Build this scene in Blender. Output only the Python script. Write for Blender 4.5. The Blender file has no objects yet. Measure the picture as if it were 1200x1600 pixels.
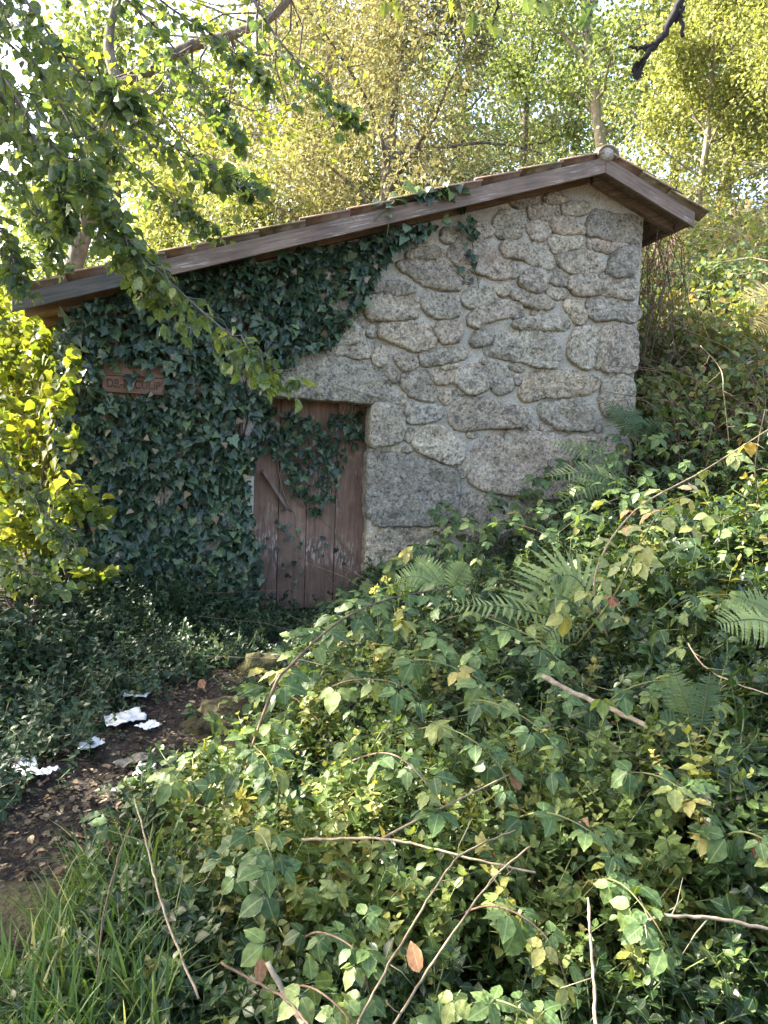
import bpy, math, random
import numpy as np
from mathutils import Vector, Matrix, noise

random.seed(7)
rng = np.random.default_rng(7)
S = bpy.context.scene
COL = S.collection
R = math.radians

# ------------------------------------------------------------------ camera
FPX = 1200.0
YAW, PITCH, ROLL = R(12.4), R(-4.8), R(2.0)
CAM = np.array([0.0, -6.35, 1.4])
fwd = np.array([math.sin(YAW)*math.cos(PITCH), math.cos(YAW)*math.cos(PITCH), math.sin(PITCH)])
_r0 = np.array([math.cos(YAW), -math.sin(YAW), 0.0]); _u0 = np.cross(_r0, fwd)
cright = _r0*math.cos(ROLL) + _u0*math.sin(ROLL)
cup = -_r0*math.sin(ROLL) + _u0*math.cos(ROLL)
cam_d = bpy.data.cameras.new('camera'); cam = bpy.data.objects.new('camera', cam_d); COL.objects.link(cam)
cam_d.sensor_fit = 'VERTICAL'; cam_d.sensor_height = 36.0; cam_d.lens = 36.0*FPX/1600.0
cam_d.clip_start = 0.05; cam_d.clip_end = 1000
M = Matrix.Identity(4)
for i in range(3):
    M[i][0], M[i][1], M[i][2], M[i][3] = cright[i], cup[i], -fwd[i], CAM[i]
cam.matrix_world = M
S.camera = cam

# ------------------------------------------------------------------ sky, sun, exposure
SUN_AZ, SUN_EL = R(-62), R(36)          # azimuth clockwise from +Y
w = bpy.data.worlds.new('World'); S.world = w; w.use_nodes = True
nt = w.node_tree
sky = nt.nodes.new('ShaderNodeTexSky'); sky.sky_type = 'NISHITA'; sky.sun_disc = False
sky.sun_elevation = SUN_EL; sky.sun_rotation = SUN_AZ % (2*math.pi); sky.dust_density = 3.5; sky.air_density = 0.9; sky.ozone_density = 0.3
nt.links.new(sky.outputs[0], nt.nodes['Background'].inputs[0])
nt.nodes['Background'].inputs[1].default_value = 0.15
sl = bpy.data.lights.new('sun', 'SUN'); sl.energy = 5.0; sl.angle = R(0.53); sl.color = (1.0, 0.94, 0.82)
so = bpy.data.objects.new('sun', sl); COL.objects.link(so)
sd = Vector((math.sin(SUN_AZ)*math.cos(SUN_EL), math.cos(SUN_AZ)*math.cos(SUN_EL), math.sin(SUN_EL)))
so.rotation_euler = sd.to_track_quat('Z', 'Y').to_euler(); so.location = (-8, 6, 14)
vs = S.view_settings
vs.view_transform = 'Standard'; vs.look = 'None'; vs.gamma = 1.0; vs.use_curve_mapping = False
vs.exposure = 2.8
vs.use_white_balance = True; vs.white_balance_temperature = 6750; vs.white_balance_tint = 10
S.cycles.use_denoising = True
S.cycles.max_bounces = 8; S.cycles.diffuse_bounces = 4; S.cycles.glossy_bounces = 2; S.cycles.transmission_bounces = 4
S.cycles.sample_clamp_indirect = 6.0

# ------------------------------------------------------------------ helpers
def ray(px, py):
    return fwd + cright*(px-600)/FPX - cup*(py-800)/FPX
def at_y(px, py, y=0.0):
    d = ray(px, py); return CAM + d*((y-CAM[1])/d[1])
def at_d(px, py, depth):
    return CAM + ray(px, py)*depth

TP = np.array([  # terrain control points
 (-.62,-3.69,-.14),(-.39,-2.64,-.1),(.3,-1.2,-.04),(.85,-.1,-.03),(.85,1.5,-.03),(0,-6.35,-.2),(-1.2,-5,-.22),(1.2,-6.4,-.2),(-2.5,-3,-.02),(-3,0,.05),(-1.4,-1.2,.02),
 (-1.1,0,.03),(.9,-2.9,.0),(1.7,-2.2,.28),(1.6,-4.6,-.12),(2.6,-4.2,.15),(1.35,-.1,.1),(2.4,-.1,.5),(3.64,-.1,1.12),(3.1,-1.6,.72),(5,-1.5,1.6),(4.2,-3,.9),(6,-4,1.6),(3,-7,.2),
 (8,0,3.2),(6,3,3.2),(3.64,3,2.1),(1,5,1.2),(0,7,1.5),(-3,6,.4),(-8,6,-.3),(0,14,3.2),(8,12,6.2),(14,4,6.4),(-10,20,.8),(-22,30,-.5),(30,30,13),(0,32,7),(12,24,9.5),
 (-12,-4,-.3),(-12,-20,-2),(10,-16,1),(26,0,10),(-60,60,0),(60,60,18),(0,90,14),(-60,-60,-8),(60,-60,4),(140,140,26),(-140,140,2),(140,-140,5),(-140,-140,-14)])
def _fit():
    n = len(TP); P = TP[:, :2]
    A = np.linalg.norm(P[:, None]-P[None], axis=2)
    Q = np.c_[np.ones(n), P]
    K = np.block([[A + np.eye(n)*(-.02), Q], [Q.T, np.zeros((3, 3))]])
    return np.linalg.solve(K, np.r_[TP[:, 2], np.zeros(3)])
_W = _fit()
def terr(x, y):
    x = np.atleast_1d(np.asarray(x, float)); y = np.atleast_1d(np.asarray(y, float))
    out = np.empty(x.size); xf, yf = x.ravel(), y.ravel()
    for i in range(0, x.size, 20000):
        d = np.hypot(xf[i:i+20000, None]-TP[None, :, 0], yf[i:i+20000, None]-TP[None, :, 1])
        out[i:i+20000] = d @ _W[:-3] + _W[-3] + _W[-2]*xf[i:i+20000] + _W[-1]*yf[i:i+20000]
    return out.reshape(x.shape)
def T1(x, y): return float(terr([x], [y])[0])
def on_ground(px, py, off=0.0):
    d = ray(px, py); ts = np.linspace(.6, 20, 1500); P = CAM[None]+ts[:, None]*d[None]
    below = P[:, 2] < terr(P[:, 0], P[:, 1]) + off
    i = int(np.argmax(below)) if below.any() else -1
    return P[i]

PATH = [on_ground(px, py) for px, py in [(-160,1560),(0,1395),(75,1310),(140,1240),(215,1160),(290,1098),(385,1055),(485,975)]]
PATH_W = [.36,.31,.27,.25,.28,.25,.16,.12]
def path_dist(x, y):
    """distance to the path centre line minus the half width there"""
    x = np.asarray(x, float); y = np.asarray(y, float); best = np.full(x.shape, 99.)
    for (a, b, wa, wb) in zip(PATH[:-1], PATH[1:], PATH_W[:-1], PATH_W[1:]):
        dx, dy = b[0]-a[0], b[1]-a[1]; L = dx*dx+dy*dy
        t = np.clip(((x-a[0])*dx+(y-a[1])*dy)/L, 0, 1)
        best = np.minimum(best, np.hypot(x-a[0]-t*dx, y-a[1]-t*dy)-(wa+(wb-wa)*t))
    return best

def tag(o, label=None, cat=None, group=None, kind=None):
    if label: o['label'] = label
    if cat: o['category'] = cat
    if group: o['group'] = group
    if kind: o['kind'] = kind
    return o
def empty(name, loc=(0, 0, 0)):
    o = bpy.data.objects.new(name, None); o.location = Vector(loc); o.empty_display_size = .1; COL.objects.link(o); return o
def link(name, me, mat=None, parent=None, mw=None, loc=None):
    o = bpy.data.objects.new(name, me); COL.objects.link(o)
    if mat is not None and len(me.materials) == 0: me.materials.append(mat)
    if parent is not None: o.parent = parent
    if mw is not None: o.matrix_basis = mw
    if loc is not None: o.location = Vector(loc)
    return o

class MB:
    """collects verts and faces (world space); build() links one mesh"""
    def __init__(s): s.v = []; s.f = []
    def add(s, v, f):
        n = len(s.v); s.v += [tuple(map(float, p)) for p in v]; s.f += [tuple(i+n for i in q) for q in f]
    def box(s, x0, x1, y0, y1, z0, z1, rot=None, org=(0, 0, 0)):
        v = [(x, y, z) for x in (x0, x1) for y in (y0, y1) for z in (z0, z1)]
        if rot is not None: v = [tuple(rot @ Vector(p) + Vector(org)) for p in v]
        s.add(v, [(0,1,3,2),(4,6,7,5),(0,4,5,1),(2,3,7,6),(0,2,6,4),(1,5,7,3)])
    def tube(s, pts, rad, seg=5, cap=True):
        P = np.asarray(pts, float); n = len(P)
        rad = np.broadcast_to(rad, (n,)) if np.ndim(rad) else np.full(n, rad)
        T = np.gradient(P, axis=0); T /= np.maximum(np.linalg.norm(T, axis=1, keepdims=True), 1e-9)
        ref = np.array([0, 0, 1.]) if abs(T[0][2]) < .9 else np.array([1., 0, 0])
        u = np.cross(T[0], ref); u /= np.linalg.norm(u); vs = []
        for i in range(n):
            u = u - T[i]*(u @ T[i]); u /= max(np.linalg.norm(u), 1e-9); v = np.cross(T[i], u)
            for k in range(seg):
                a = 2*math.pi*k/seg; vs.append(P[i]+rad[i]*(u*math.cos(a)+v*math.sin(a)))
        fs = [(i*seg+k, i*seg+(k+1) % seg, (i+1)*seg+(k+1) % seg, (i+1)*seg+k) for i in range(n-1) for k in range(seg)]
        if cap: fs += [tuple(range(seg-1, -1, -1)), tuple(range((n-1)*seg, n*seg))]
        s.add(vs, fs)
    def build(s, name, mat, parent=None, smooth=True, origin=None, bevel=0):
        me = bpy.data.meshes.new(name)
        org = Vector(origin) if origin is not None else Vector((0, 0, 0))
        me.from_pydata([tuple(Vector(p)-org) for p in s.v], [], s.f); me.update()
        if smooth: me.polygons.foreach_set('use_smooth', [True]*len(me.polygons))
        o = link(name, me, mat)
        if parent is not None: o.parent = parent; o.location = org - Vector(parent_world(parent))
        else: o.location = org
        if bevel:
            b = o.modifiers.new('bevel', 'BEVEL'); b.width = bevel; b.segments = 2; b.limit_method = 'ANGLE'
        return o
def parent_world(o):
    v = Vector((0, 0, 0))
    while o is not None: v += o.location; o = o.parent
    return v

def smooth_line(pts, n=8):
    """Catmull-Rom through points"""
    P = [np.asarray(p, float) for p in pts]
    if len(P) < 3: return np.array([P[0]+(P[-1]-P[0])*t for t in np.linspace(0, 1, n)])
    P = [2*P[0]-P[1]]+P+[2*P[-1]-P[-2]]; out = []
    for i in range(1, len(P)-2):
        for t in np.linspace(0, 1, n, endpoint=False):
            a, b, c, d = P[i-1], P[i], P[i+1], P[i+2]
            out.append(.5*((2*b)+(-a+c)*t+(2*a-5*b+4*c-d)*t*t+(-a+3*b-3*c+d)*t**3))
    out.append(P[-2]); return np.array(out)

# ---- leaf templates: verts (k,3), tris (m,3), uv (k,2)
def leaf_tmpl(ws, fold=.25, curl=.2, wave=0.0):
    """ws: list of (v, halfwidth); base at origin, tip +Y, face +Z"""
    v = []; uv = []; f = []
    idx = []
    for k, (t, h) in enumerate(ws):
        z = -curl*t*t
        row = []
        if h > 1e-4:
            v += [(-h, t, z+fold*h+wave*math.sin(k*2.1)*h), (0, t, z), (h, t, z+fold*h-wave*math.cos(k*1.7)*h)]; uv += [(-h, t), (0, t), (h, t)]
            row = [len(v)-3, len(v)-2, len(v)-1]
        else:
            v.append((0, t, z)); uv.append((0, t)); row = [len(v)-1]*3
        idx.append(row)
    for a, b in zip(idx[:-1], idx[1:]):
        for q in ((a[0], a[1], b[1], b[0]), (a[1], a[2], b[2], b[1])):
            for tri in ((q[0], q[1], q[2]), (q[0], q[2], q[3])):
                if len(set(tri)) == 3: f.append(tri)
    return np.array(v), np.array(f), np.array(uv)
def fan_tmpl(half, centre=(0, .3), fold=.2, curl=.15):
    out = [(x, y) for x, y in half] + [(-x, y) for x, y in half[-2:0:-1]]
    pts = [centre]+out
    v = [(x, y, fold*abs(x)-curl*(y-.2)**2) for x, y in pts]; n = len(out)
    f = [(0, 1+i, 1+(i+1) % n) for i in range(n)]
    return np.array(v), np.array(f), np.array(pts)
def tmpl_join(items):
    """items: list of (tmpl, 3x3, loc, scale)"""
    V, F, U = [], [], []; n = 0
    for (v, f, u), m, l, s in items:
        V.append((v*s) @ np.asarray(m).T + np.asarray(l)); F.append(f+n); U.append(u); n += len(v)
    return np.vstack(V), np.vstack(F), np.vstack(U)
def frame(normal, tip):
    z = np.asarray(normal, float); z = z/np.maximum(np.linalg.norm(z, axis=-1, keepdims=True), 1e-9)
    y = np.asarray(tip, float); y = y - z*np.sum(y*z, -1, keepdims=True); y = y/np.maximum(np.linalg.norm(y, axis=-1, keepdims=True), 1e-9)
    x = np.cross(y, z)
    return np.stack([x, y, z], axis=-1)
def rnd_dirs(n, up=0.0):
    v = rng.normal(size=(n, 3)); v /= np.linalg.norm(v, axis=1, keepdims=True); v[:, 2] += up
    return v/np.linalg.norm(v, axis=1, keepdims=True)
def scatter_arrays(tm, mats, locs, sc, rnd=None):
    v, f, u = tm; N = len(locs); k = len(v)
    sc = np.broadcast_to(np.asarray(sc, float), (N,))
    V = np.einsum('nij,kj->nki', mats, v)*sc[:, None, None]+locs[:, None, :]
    Fc = f[None]+(np.arange(N)*k)[:, None, None]
    if rnd is None: rnd = rng.random(N)
    A = np.empty((N, k, 3)); A[:, :, :2] = u[None]; A[:, :, 2] = rnd[:, None]
    return V.reshape(-1, 3), Fc.reshape(-1, 3), A.reshape(-1, 3)
def mesh_np(name, V, F, A=None):
    me = bpy.data.meshes.new(name)
    me.vertices.add(len(V)); me.vertices.foreach_set('co', np.ascontiguousarray(V, np.float32).ravel())
    me.loops.add(F.size); me.loops.foreach_set('vertex_index', np.ascontiguousarray(F, np.int32).ravel())
    me.polygons.add(len(F)); me.polygons.foreach_set('loop_start', np.arange(0, F.size, 3, dtype=np.int32))
    me.update(calc_edges=True)
    me.polygons.foreach_set('use_smooth', np.ones(len(F), bool))
    if A is not None:
        at = me.attributes.new('lf', 'FLOAT_VECTOR', 'POINT'); at.data.foreach_set('vector', np.ascontiguousarray(A, np.float32).ravel())
    return me
def scatter(name, batches, mat, parent=None, org=(0, 0, 0)):
    V, F, A = [], [], []; n = 0
    for b in batches:
        v, f, a = scatter_arrays(*b); V.append(v-np.asarray(org)); F.append(f+n); A.append(a); n += len(v)
    me = mesh_np(name, np.vstack(V), np.vstack(F), np.vstack(A))
    o = link(name, me, mat, parent)
    if parent is None: o.location = Vector(org)
    return o
def tmpl_mesh(name, tm, mat):
    v, f, u = tm; A = np.c_[u, np.zeros(len(u))]
    me = mesh_np(name, v, f, A); me.materials.append(mat); return me
def mat4(m3, loc, s=1.0):
    m = Matrix([[*(m3[i]*s), loc[i]] for i in range(3)]+[[0, 0, 0, 1]]); return m

# ------------------------------------------------------------------ materials
def newmat(name):
    m = bpy.data.materials.new(name); m.use_nodes = True; t = m.node_tree; t.nodes.clear()
    out = t.nodes.new('ShaderNodeOutputMaterial'); return m, t, out
def N(t, kind, **kw):
    n = t.nodes.new('ShaderNode'+kind)
    for k, v in kw.items():
        if k in n.inputs: n.inputs[k].default_value = v
        else: setattr(n, k, v)
    return n
def ramp(t, stops, fac=None, interp='LINEAR'):
    n = t.nodes.new('ShaderNodeValToRGB'); cr = n.color_ramp; cr.interpolation = interp
    while len(cr.elements) < len(stops): cr.elements.new(.5)
    for e, (p, c) in zip(cr.elements, stops): e.position = p; e.color = (*c, 1) if len(c) == 3 else c
    if fac is not None: t.links.new(fac, n.inputs[0])
    return n
def math_n(t, op, a, b=None, c=None):
    n = t.nodes.new('ShaderNodeMath'); n.operation = op
    for i, x in enumerate((a, b, c)):
        if x is None: continue
        if isinstance(x, (int, float)): n.inputs[i].default_value = x
        else: t.links.new(x, n.inputs[i])
    return n.outputs[0]
def mixc(t, fac, a, b, mode='MIX'):
    n = t.nodes.new('ShaderNodeMix'); n.data_type = 'RGBA'; n.blend_type = mode
    for sock, x in ((n.inputs[0], fac), (n.inputs[6], a), (n.inputs[7], b)):
        if isinstance(x, (int, float)): sock.default_value = x
        elif isinstance(x, tuple): sock.default_value = (*x, 1)
        else: t.links.new(x, sock)
    return n.outputs[2]

def leaf_mat(name, stops, trans=.35, rough=.45, spec=.4, vein=.25, tcol=(1.5, 1.35, .55), lat=9.0, bumpy=.07):
    """stops: colour ramp over a per-leaf random number"""
    m, t, out = newmat(name)
    at = N(t, 'Attribute', attribute_name='lf'); sep = N(t, 'SeparateXYZ'); t.links.new(at.outputs['Vector'], sep.inputs[0])
    oi = N(t, 'ObjectInfo')
    r = math_n(t, 'FRACT', math_n(t, 'ADD', sep.outputs[2], oi.outputs['Random']))
    cr = ramp(t, stops, r)
    au = math_n(t, 'ABSOLUTE', sep.outputs[0])
    mid = math_n(t, 'LESS_THAN', au, .022)
    sl = math_n(t, 'SINE', math_n(t, 'MULTIPLY', math_n(t, 'SUBTRACT', sep.outputs[1], math_n(t, 'MULTIPLY', au, .7)), lat*6.283))
    lv = math_n(t, 'MULTIPLY', math_n(t, 'GREATER_THAN', sl, .95), .14)
    vm = math_n(t, 'MULTIPLY', math_n(t, 'MAXIMUM', mid, lv), vein)
    nz = N(t, 'TexNoise'); nz.inputs['Scale'].default_value = 5.0; nz.inputs['Detail'].default_value = 1
    t.links.new(at.outputs['Vector'], nz.inputs['Vector'])
    base = mixc(t, 1.0, cr.outputs[0], ramp(t, [(.3, (.72, .74, .7)), (.7, (1.22, 1.18, 1.1))], nz.outputs['Fac']).outputs[0], 'MULTIPLY')
    base = mixc(t, vm, base, (.32, .38, .2))
    p = N(t, 'BsdfPrincipled'); p.inputs['Roughness'].default_value = rough; p.inputs['Specular IOR Level'].default_value = spec
    t.links.new(base, p.inputs['Base Color'])
    bp = N(t, 'Bump'); bp.inputs['Strength'].default_value = bumpy; bp.inputs['Distance'].default_value = .003
    t.links.new(sl, bp.inputs['Height']); t.links.new(bp.outputs[0], p.inputs['Normal'])
    tr = N(t, 'BsdfTranslucent'); t.links.new(mixc(t, 1.0, base, tcol, 'MULTIPLY'), tr.inputs[0])
    mx = N(t, 'MixShader'); mx.inputs[0].default_value = trans
    t.links.new(p.outputs[0], mx.inputs[1]); t.links.new(tr.outputs[0], mx.inputs[2]); t.links.new(mx.outputs[0], out.inputs[0])
    return m
def rough_mat(name, stops, scale=8, detail=6, rough=.9, bump=.5, bscale=30, dist=.02, stretch=(1, 1, 1), objrand=0.0, spec=.25):
    m, t, out = newmat(name)
    tc = N(t, 'TexCoord'); mp = N(t, 'Mapping'); mp.inputs['Scale'].default_value = stretch
    t.links.new(tc.outputs['Object'], mp.inputs[0])
    n1 = N(t, 'TexNoise'); n1.inputs['Scale'].default_value = scale; n1.inputs['Detail'].default_value = detail; n1.inputs['Roughness'].default_value = .65
    oi = N(t, 'ObjectInfo'); va = N(t, 'VectorMath', operation='ADD'); cv = N(t, 'CombineXYZ')
    t.links.new(math_n(t, 'MULTIPLY', oi.outputs['Random'], 37.0), cv.inputs[0]); t.links.new(mp.outputs[0], va.inputs[0]); t.links.new(cv.outputs[0], va.inputs[1])
    t.links.new(va.outputs[0], n1.inputs['Vector'])
    cr = ramp(t, stops, n1.outputs['Fac'])
    c = cr.outputs[0]
    if objrand:
        hs = N(t, 'HueSaturation'); t.links.new(c, hs.inputs['Color'])
        t.links.new(math_n(t, 'ADD', math_n(t, 'MULTIPLY', oi.outputs['Random'], objrand*2), 1-objrand), hs.inputs['Value']); c = hs.outputs[0]
    p = N(t, 'BsdfPrincipled'); p.inputs['Roughness'].default_value = rough; p.inputs['Specular IOR Level'].default_value = spec
    t.links.new(c, p.inputs['Base Color'])
    n2 = N(t, 'TexNoise'); n2.inputs['Scale'].default_value = bscale; n2.inputs['Detail'].default_value = 5
    t.links.new(va.outputs[0], n2.inputs['Vector'])
    bp = N(t, 'Bump'); bp.inputs['Strength'].default_value = bump; bp.inputs['Distance'].default_value = dist
    t.links.new(n2.outputs['Fac'], bp.inputs['Height']); t.links.new(bp.outputs[0], p.inputs['Normal'])
    t.links.new(p.outputs[0], out.inputs[0])
    return m

def granite():
    m, t, out = newmat('granite')
    tc = N(t, 'TexCoord'); oi = N(t, 'ObjectInfo'); geo = N(t, 'NewGeometry')
    cv = N(t, 'CombineXYZ'); t.links.new(math_n(t, 'MULTIPLY', oi.outputs['Random'], 53.0), cv.inputs[0])
    va = N(t, 'VectorMath', operation='ADD'); t.links.new(geo.outputs['Position'], va.inputs[0]); t.links.new(cv.outputs[0], va.inputs[1])
    P = va.outputs[0]
    def nz(s, d=5, ro=.6):
        n = N(t, 'TexNoise'); n.inputs['Scale'].default_value = s; n.inputs['Detail'].default_value = d; n.inputs['Roughness'].default_value = ro; t.links.new(P, n.inputs['Vector']); return n.outputs['Fac']
    big = nz(5, 6, .65)
    c = ramp(t, [(.30, (.37, .325, .262)), (.5, (.50, .45, .375)), (.70, (.62, .57, .485))], big).outputs[0]
    # tint by stone
    tint = ramp(t, [(0, (.86, .86, .85)), (.18, (1.06, .97, .84)), (.36, (.66, .66, .65)), (.52, (1.0, .90, .84)), (.68, (.78, .76, .71)), (.82, (1.14, 1.10, 1.0)), (1, (.60, .61, .61))], oi.outputs['Random']).outputs[0]
    c = mixc(t, 1.0, c, tint, 'MULTIPLY')
    # crystals
    spk = nz(42, 4, .82)
    c = mixc(t, 1.0, c, ramp(t, [(.37, (.20, .20, .20)), (.455, (.82, .82, .82)), (.56, (1.12, 1.11, 1.08)), (.66, (1.5, 1.48, 1.42))], spk).outputs[0], 'MULTIPLY')
    c = mixc(t, 1.0, c, ramp(t, [(.36, (.72, .71, .70)), (.5, (1.02, 1.02, 1.02)), (.64, (1.14, 1.13, 1.11))], nz(17, 4, .72)).outputs[0], 'MULTIPLY')
    # dark lichen / soot blotches
    dk = ramp(t, [(.50, (0, 0, 0)), (.60, (1, 1, 1))], nz(14, 5, .78)).outputs[0]
    dkm = math_n(t, 'MULTIPLY', dk, ramp(t, [(.44, (0, 0, 0)), (.58, (1, 1, 1))], nz(3.1, 4)).outputs[0])
    c = mixc(t, math_n(t, 'MULTIPLY', dkm, .7), c, (.085, .082, .075))
    # pale crust lichen
    lc = ramp(t, [(.58, (0, 0, 0)), (.63, (1, 1, 1))], nz(22, 4, .72)).outputs[0]
    lcm = math_n(t, 'MULTIPLY', lc, ramp(t, [(.47, (0, 0, 0)), (.6, (1, 1, 1))], nz(2.3, 3)).outputs[0])
    c = mixc(t, math_n(t, 'MULTIPLY', lcm, .75), c, (.52, .54, .50))
    rs = ramp(t, [(.66, (0, 0, 0)), (.75, (1, 1, 1))], nz(4.1, 6, .6)).outputs[0]
    c = mixc(t, math_n(t, 'MULTIPLY', rs, .45), c, (.26, .13, .075))
    p = N(t, 'BsdfPrincipled'); p.inputs['Roughness'].default_value = .9; p.inputs['Specular IOR Level'].default_value = .25
    t.links.new(c, p.inputs['Base Color'])
    h = math_n(t, 'ADD', math_n(t, 'MULTIPLY', nz(28, 5, .75), 1.0), math_n(t, 'MULTIPLY', spk, .35))
    bp = N(t, 'Bump'); bp.inputs['Strength'].default_value = 1.0; bp.inputs['Distance'].default_value = .028
    t.links.new(h, bp.inputs['Height']); t.links.new(bp.outputs[0], p.inputs['Normal'])
    t.links.new(p.outputs[0], out.inputs[0]); return m
def mortar_mat():
    m, t, out = newmat('mortar')
    geo = N(t, 'NewGeometry')
    def nz(s, d=5, ro=.6):
        n = N(t, 'TexNoise'); n.inputs['Scale'].default_value = s; n.inputs['Detail'].default_value = d; n.inputs['Roughness'].default_value = ro; t.links.new(geo.outputs['Position'], n.inputs['Vector']); return n.outputs['Fac']
    c = ramp(t, [(.3, (.34, .30, .245)), (.5, (.49, .45, .385)), (.7, (.58, .55, .485))], nz(3.5, 5, .65)).outputs[0]
    c = mixc(t, 1.0, c, ramp(t, [(.35, (.6, .59, .57)), (.55, (1.05, 1.04, 1.02)), (.7, (1.2, 1.2, 1.2))], nz(120, 2)).outputs[0], 'MULTIPLY')
    c = mixc(t, ramp(t, [(.56, (0, 0, 0)), (.72, (.7, .7, .7))], nz(7, 6, .7)).outputs[0], c, (.17, .145, .105))
    p = N(t, 'BsdfPrincipled'); p.inputs['Roughness'].default_value = .95; p.inputs['Specular IOR Level'].default_value = .15
    t.links.new(c, p.inputs['Base Color'])
    bp = N(t, 'Bump'); bp.inputs['Strength'].default_value = .9; bp.inputs['Distance'].default_value = .02
    t.links.new(math_n(t, 'ADD', nz(25, 7, .7), math_n(t, 'MULTIPLY', nz(110, 3), .3)), bp.inputs['Height']); t.links.new(bp.outputs[0], p.inputs['Normal'])
    t.links.new(p.outputs[0], out.inputs[0]); return m
def wood_mat(name, dark, light, flake=None, flake_thr=.6, axis=(1, 1, 1), fscale=(40, 40, 9), moss=0.0, rot=0.0):
    """axis: noise scale per object axis (small along the grain)"""
    m, t, out = newmat(name)
    tc = N(t, 'TexCoord'); oi = N(t, 'ObjectInfo')
    cv = N(t, 'CombineXYZ'); t.links.new(math_n(t, 'MULTIPLY', oi.outputs['Random'], 41.0), cv.inputs[0])
    vr = N(t, 'VectorRotate', rotation_type='Y_AXIS'); vr.inputs['Angle'].default_value = rot; t.links.new(tc.outputs['Object'], vr.inputs['Vector'])
    va = N(t, 'VectorMath', operation='ADD'); t.links.new(vr.outputs[0], va.inputs[0]); t.links.new(cv.outputs[0], va.inputs[1])
    def nz(sc, d=5, ro=.6, s=1.0):
        mp = N(t, 'Mapping'); mp.inputs['Scale'].default_value = sc; t.links.new(va.outputs[0], mp.inputs[0])
        n = N(t, 'TexNoise'); n.inputs['Scale'].default_value = s; n.inputs['Detail'].default_value = d; n.inputs['Roughness'].default_value = ro; t.links.new(mp.outputs[0], n.inputs['Vector']); return n.outputs['Fac']
    g = nz(tuple(a*14 for a in axis), 6, .65)
    c = ramp(t, [(.3, dark), (.7, light)], g).outputs[0]
    c = mixc(t, 1.0, c, ramp(t, [(.3, (.6, .6, .6)), (.65, (1.2, 1.2, 1.2))], nz((2.2, 2.2, 2.2), 5)).outputs[0], 'MULTIPLY')
    if flake is not None:
        fm = ramp(t, [(flake_thr, (0, 0, 0)), (flake_thr+.03, (1, 1, 1))], nz(fscale, 4, .7)).outputs[0]
        fz = ramp(t, [(.48, (0, 0, 0)), (.58, (1, 1, 1))], nz((2.1, 2.1, 1.7), 3)).outputs[0]
        c = mixc(t, math_n(t, 'MULTIPLY', math_n(t, 'MULTIPLY', fm, fz), .75), c, flake)
    if moss:
        mm = ramp(t, [(.5, (0, 0, 0)), (.7, (1, 1, 1))], nz((3, 3, 3), 6)).outputs[0]
        c = mixc(t, math_n(t, 'MULTIPLY', mm, moss), c, (.07, .07, .035))
    p = N(t, 'BsdfPrincipled'); p.inputs['Roughness'].default_value = .75; p.inputs['Specular IOR Level'].default_value = .3
    t.links.new(c, p.inputs['Base Color'])
    bp = N(t, 'Bump'); bp.inputs['Strength'].default_value = .5; bp.inputs['Distance'].default_value = .006
    t.links.new(g, bp.inputs['Height']); t.links.new(bp.outputs[0], p.inputs['Normal'])
    t.links.new(p.outputs[0], out.inputs[0]); return m

MAT = {}
MAT['granite'] = granite(); MAT['mortar'] = mortar_mat()
MAT['barge'] = wood_mat('weathered_barge_wood', (.115, .077, .058), (.27, .20, .158), flake=(.46, .42, .37), flake_thr=.57, axis=(.2, 2, 4.5), fscale=(6, 40, 90), rot=.275)
MAT['barge_right'] = wood_mat('weathered_barge_wood_right', (.115, .077, .058), (.27, .20, .158), flake=(.46, .42, .37), flake_thr=.57, axis=(.2, 2, 4.5), fscale=(6, 40, 90), rot=-.39)
MAT['barge_grey'] = wood_mat('grey_barge_wood', (.07, .064, .058), (.17, .16, .148), axis=(.2, 2, 4.5), rot=.275)
MAT['rafter'] = wood_mat('rafter_wood', (.11, .062, .033), (.23, .14, .08), axis=(.3, 1, 1.4))
MAT['door'] = wood_mat('flaking_door_paint', (.14, .08, .056), (.285, .178, .132), flake=(.55, .46, .40), flake_thr=.53, axis=(2.4, 1, .2), fscale=(60, 30, 12), moss=.4)
MAT['bar'] = wood_mat('bar_wood', (.10, .065, .05), (.27, .19, .16), axis=(1.4, 1, .2))
MAT['sign'] = wood_mat('sign_wood', (.16, .082, .055), (.29, .165, .118), axis=(.3, 1, 1.6), moss=.35)
MAT['carving'] = wood_mat('carved_letter', (.05, .026, .018), (.10, .055, .04), axis=(1, 1, 1))
MAT['tile'] = rough_mat('terracotta', [(.3, (.19, .13, .10)), (.5, (.34, .22, .165)), (.66, (.42, .31, .24)), (.75, (.33, .31, .26))], scale=9, rough=.85, bump=.4, bscale=40, dist=.006, objrand=.22)
MAT['tile_moss'] = rough_mat('mossy_terracotta', [(.32, (.09, .075, .04)), (.5, (.22, .17, .11)), (.66, (.34, .27, .19))], scale=11, rough=.9, bump=.6, bscale=50, dist=.008, objrand=.25)
MAT['soil'] = rough_mat('path_soil', [(.3, (.012, .0095, .0075)), (.5, (.025, .020, .016)), (.68, (.055, .045, .036)), (.8, (.10, .085, .07))], scale=11, detail=6, rough=.95, bump=1.0, bscale=34, dist=.05)
MAT['litter'] = rough_mat('leaf_litter_ground', [(.3, (.016, .013, .008)), (.5, (.04, .03, .018)), (.7, (.085, .06, .035))], scale=12, detail=5, rough=.95, bump=1.0, bscale=22, dist=.06)
MAT['bark'] = rough_mat('bark', [(.3, (.045, .038, .03)), (.55, (.12, .105, .085)), (.75, (.22, .20, .17))], scale=14, detail=7, rough=.95, bump=.8, bscale=30, dist=.02, stretch=(1, 1, .35))
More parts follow.
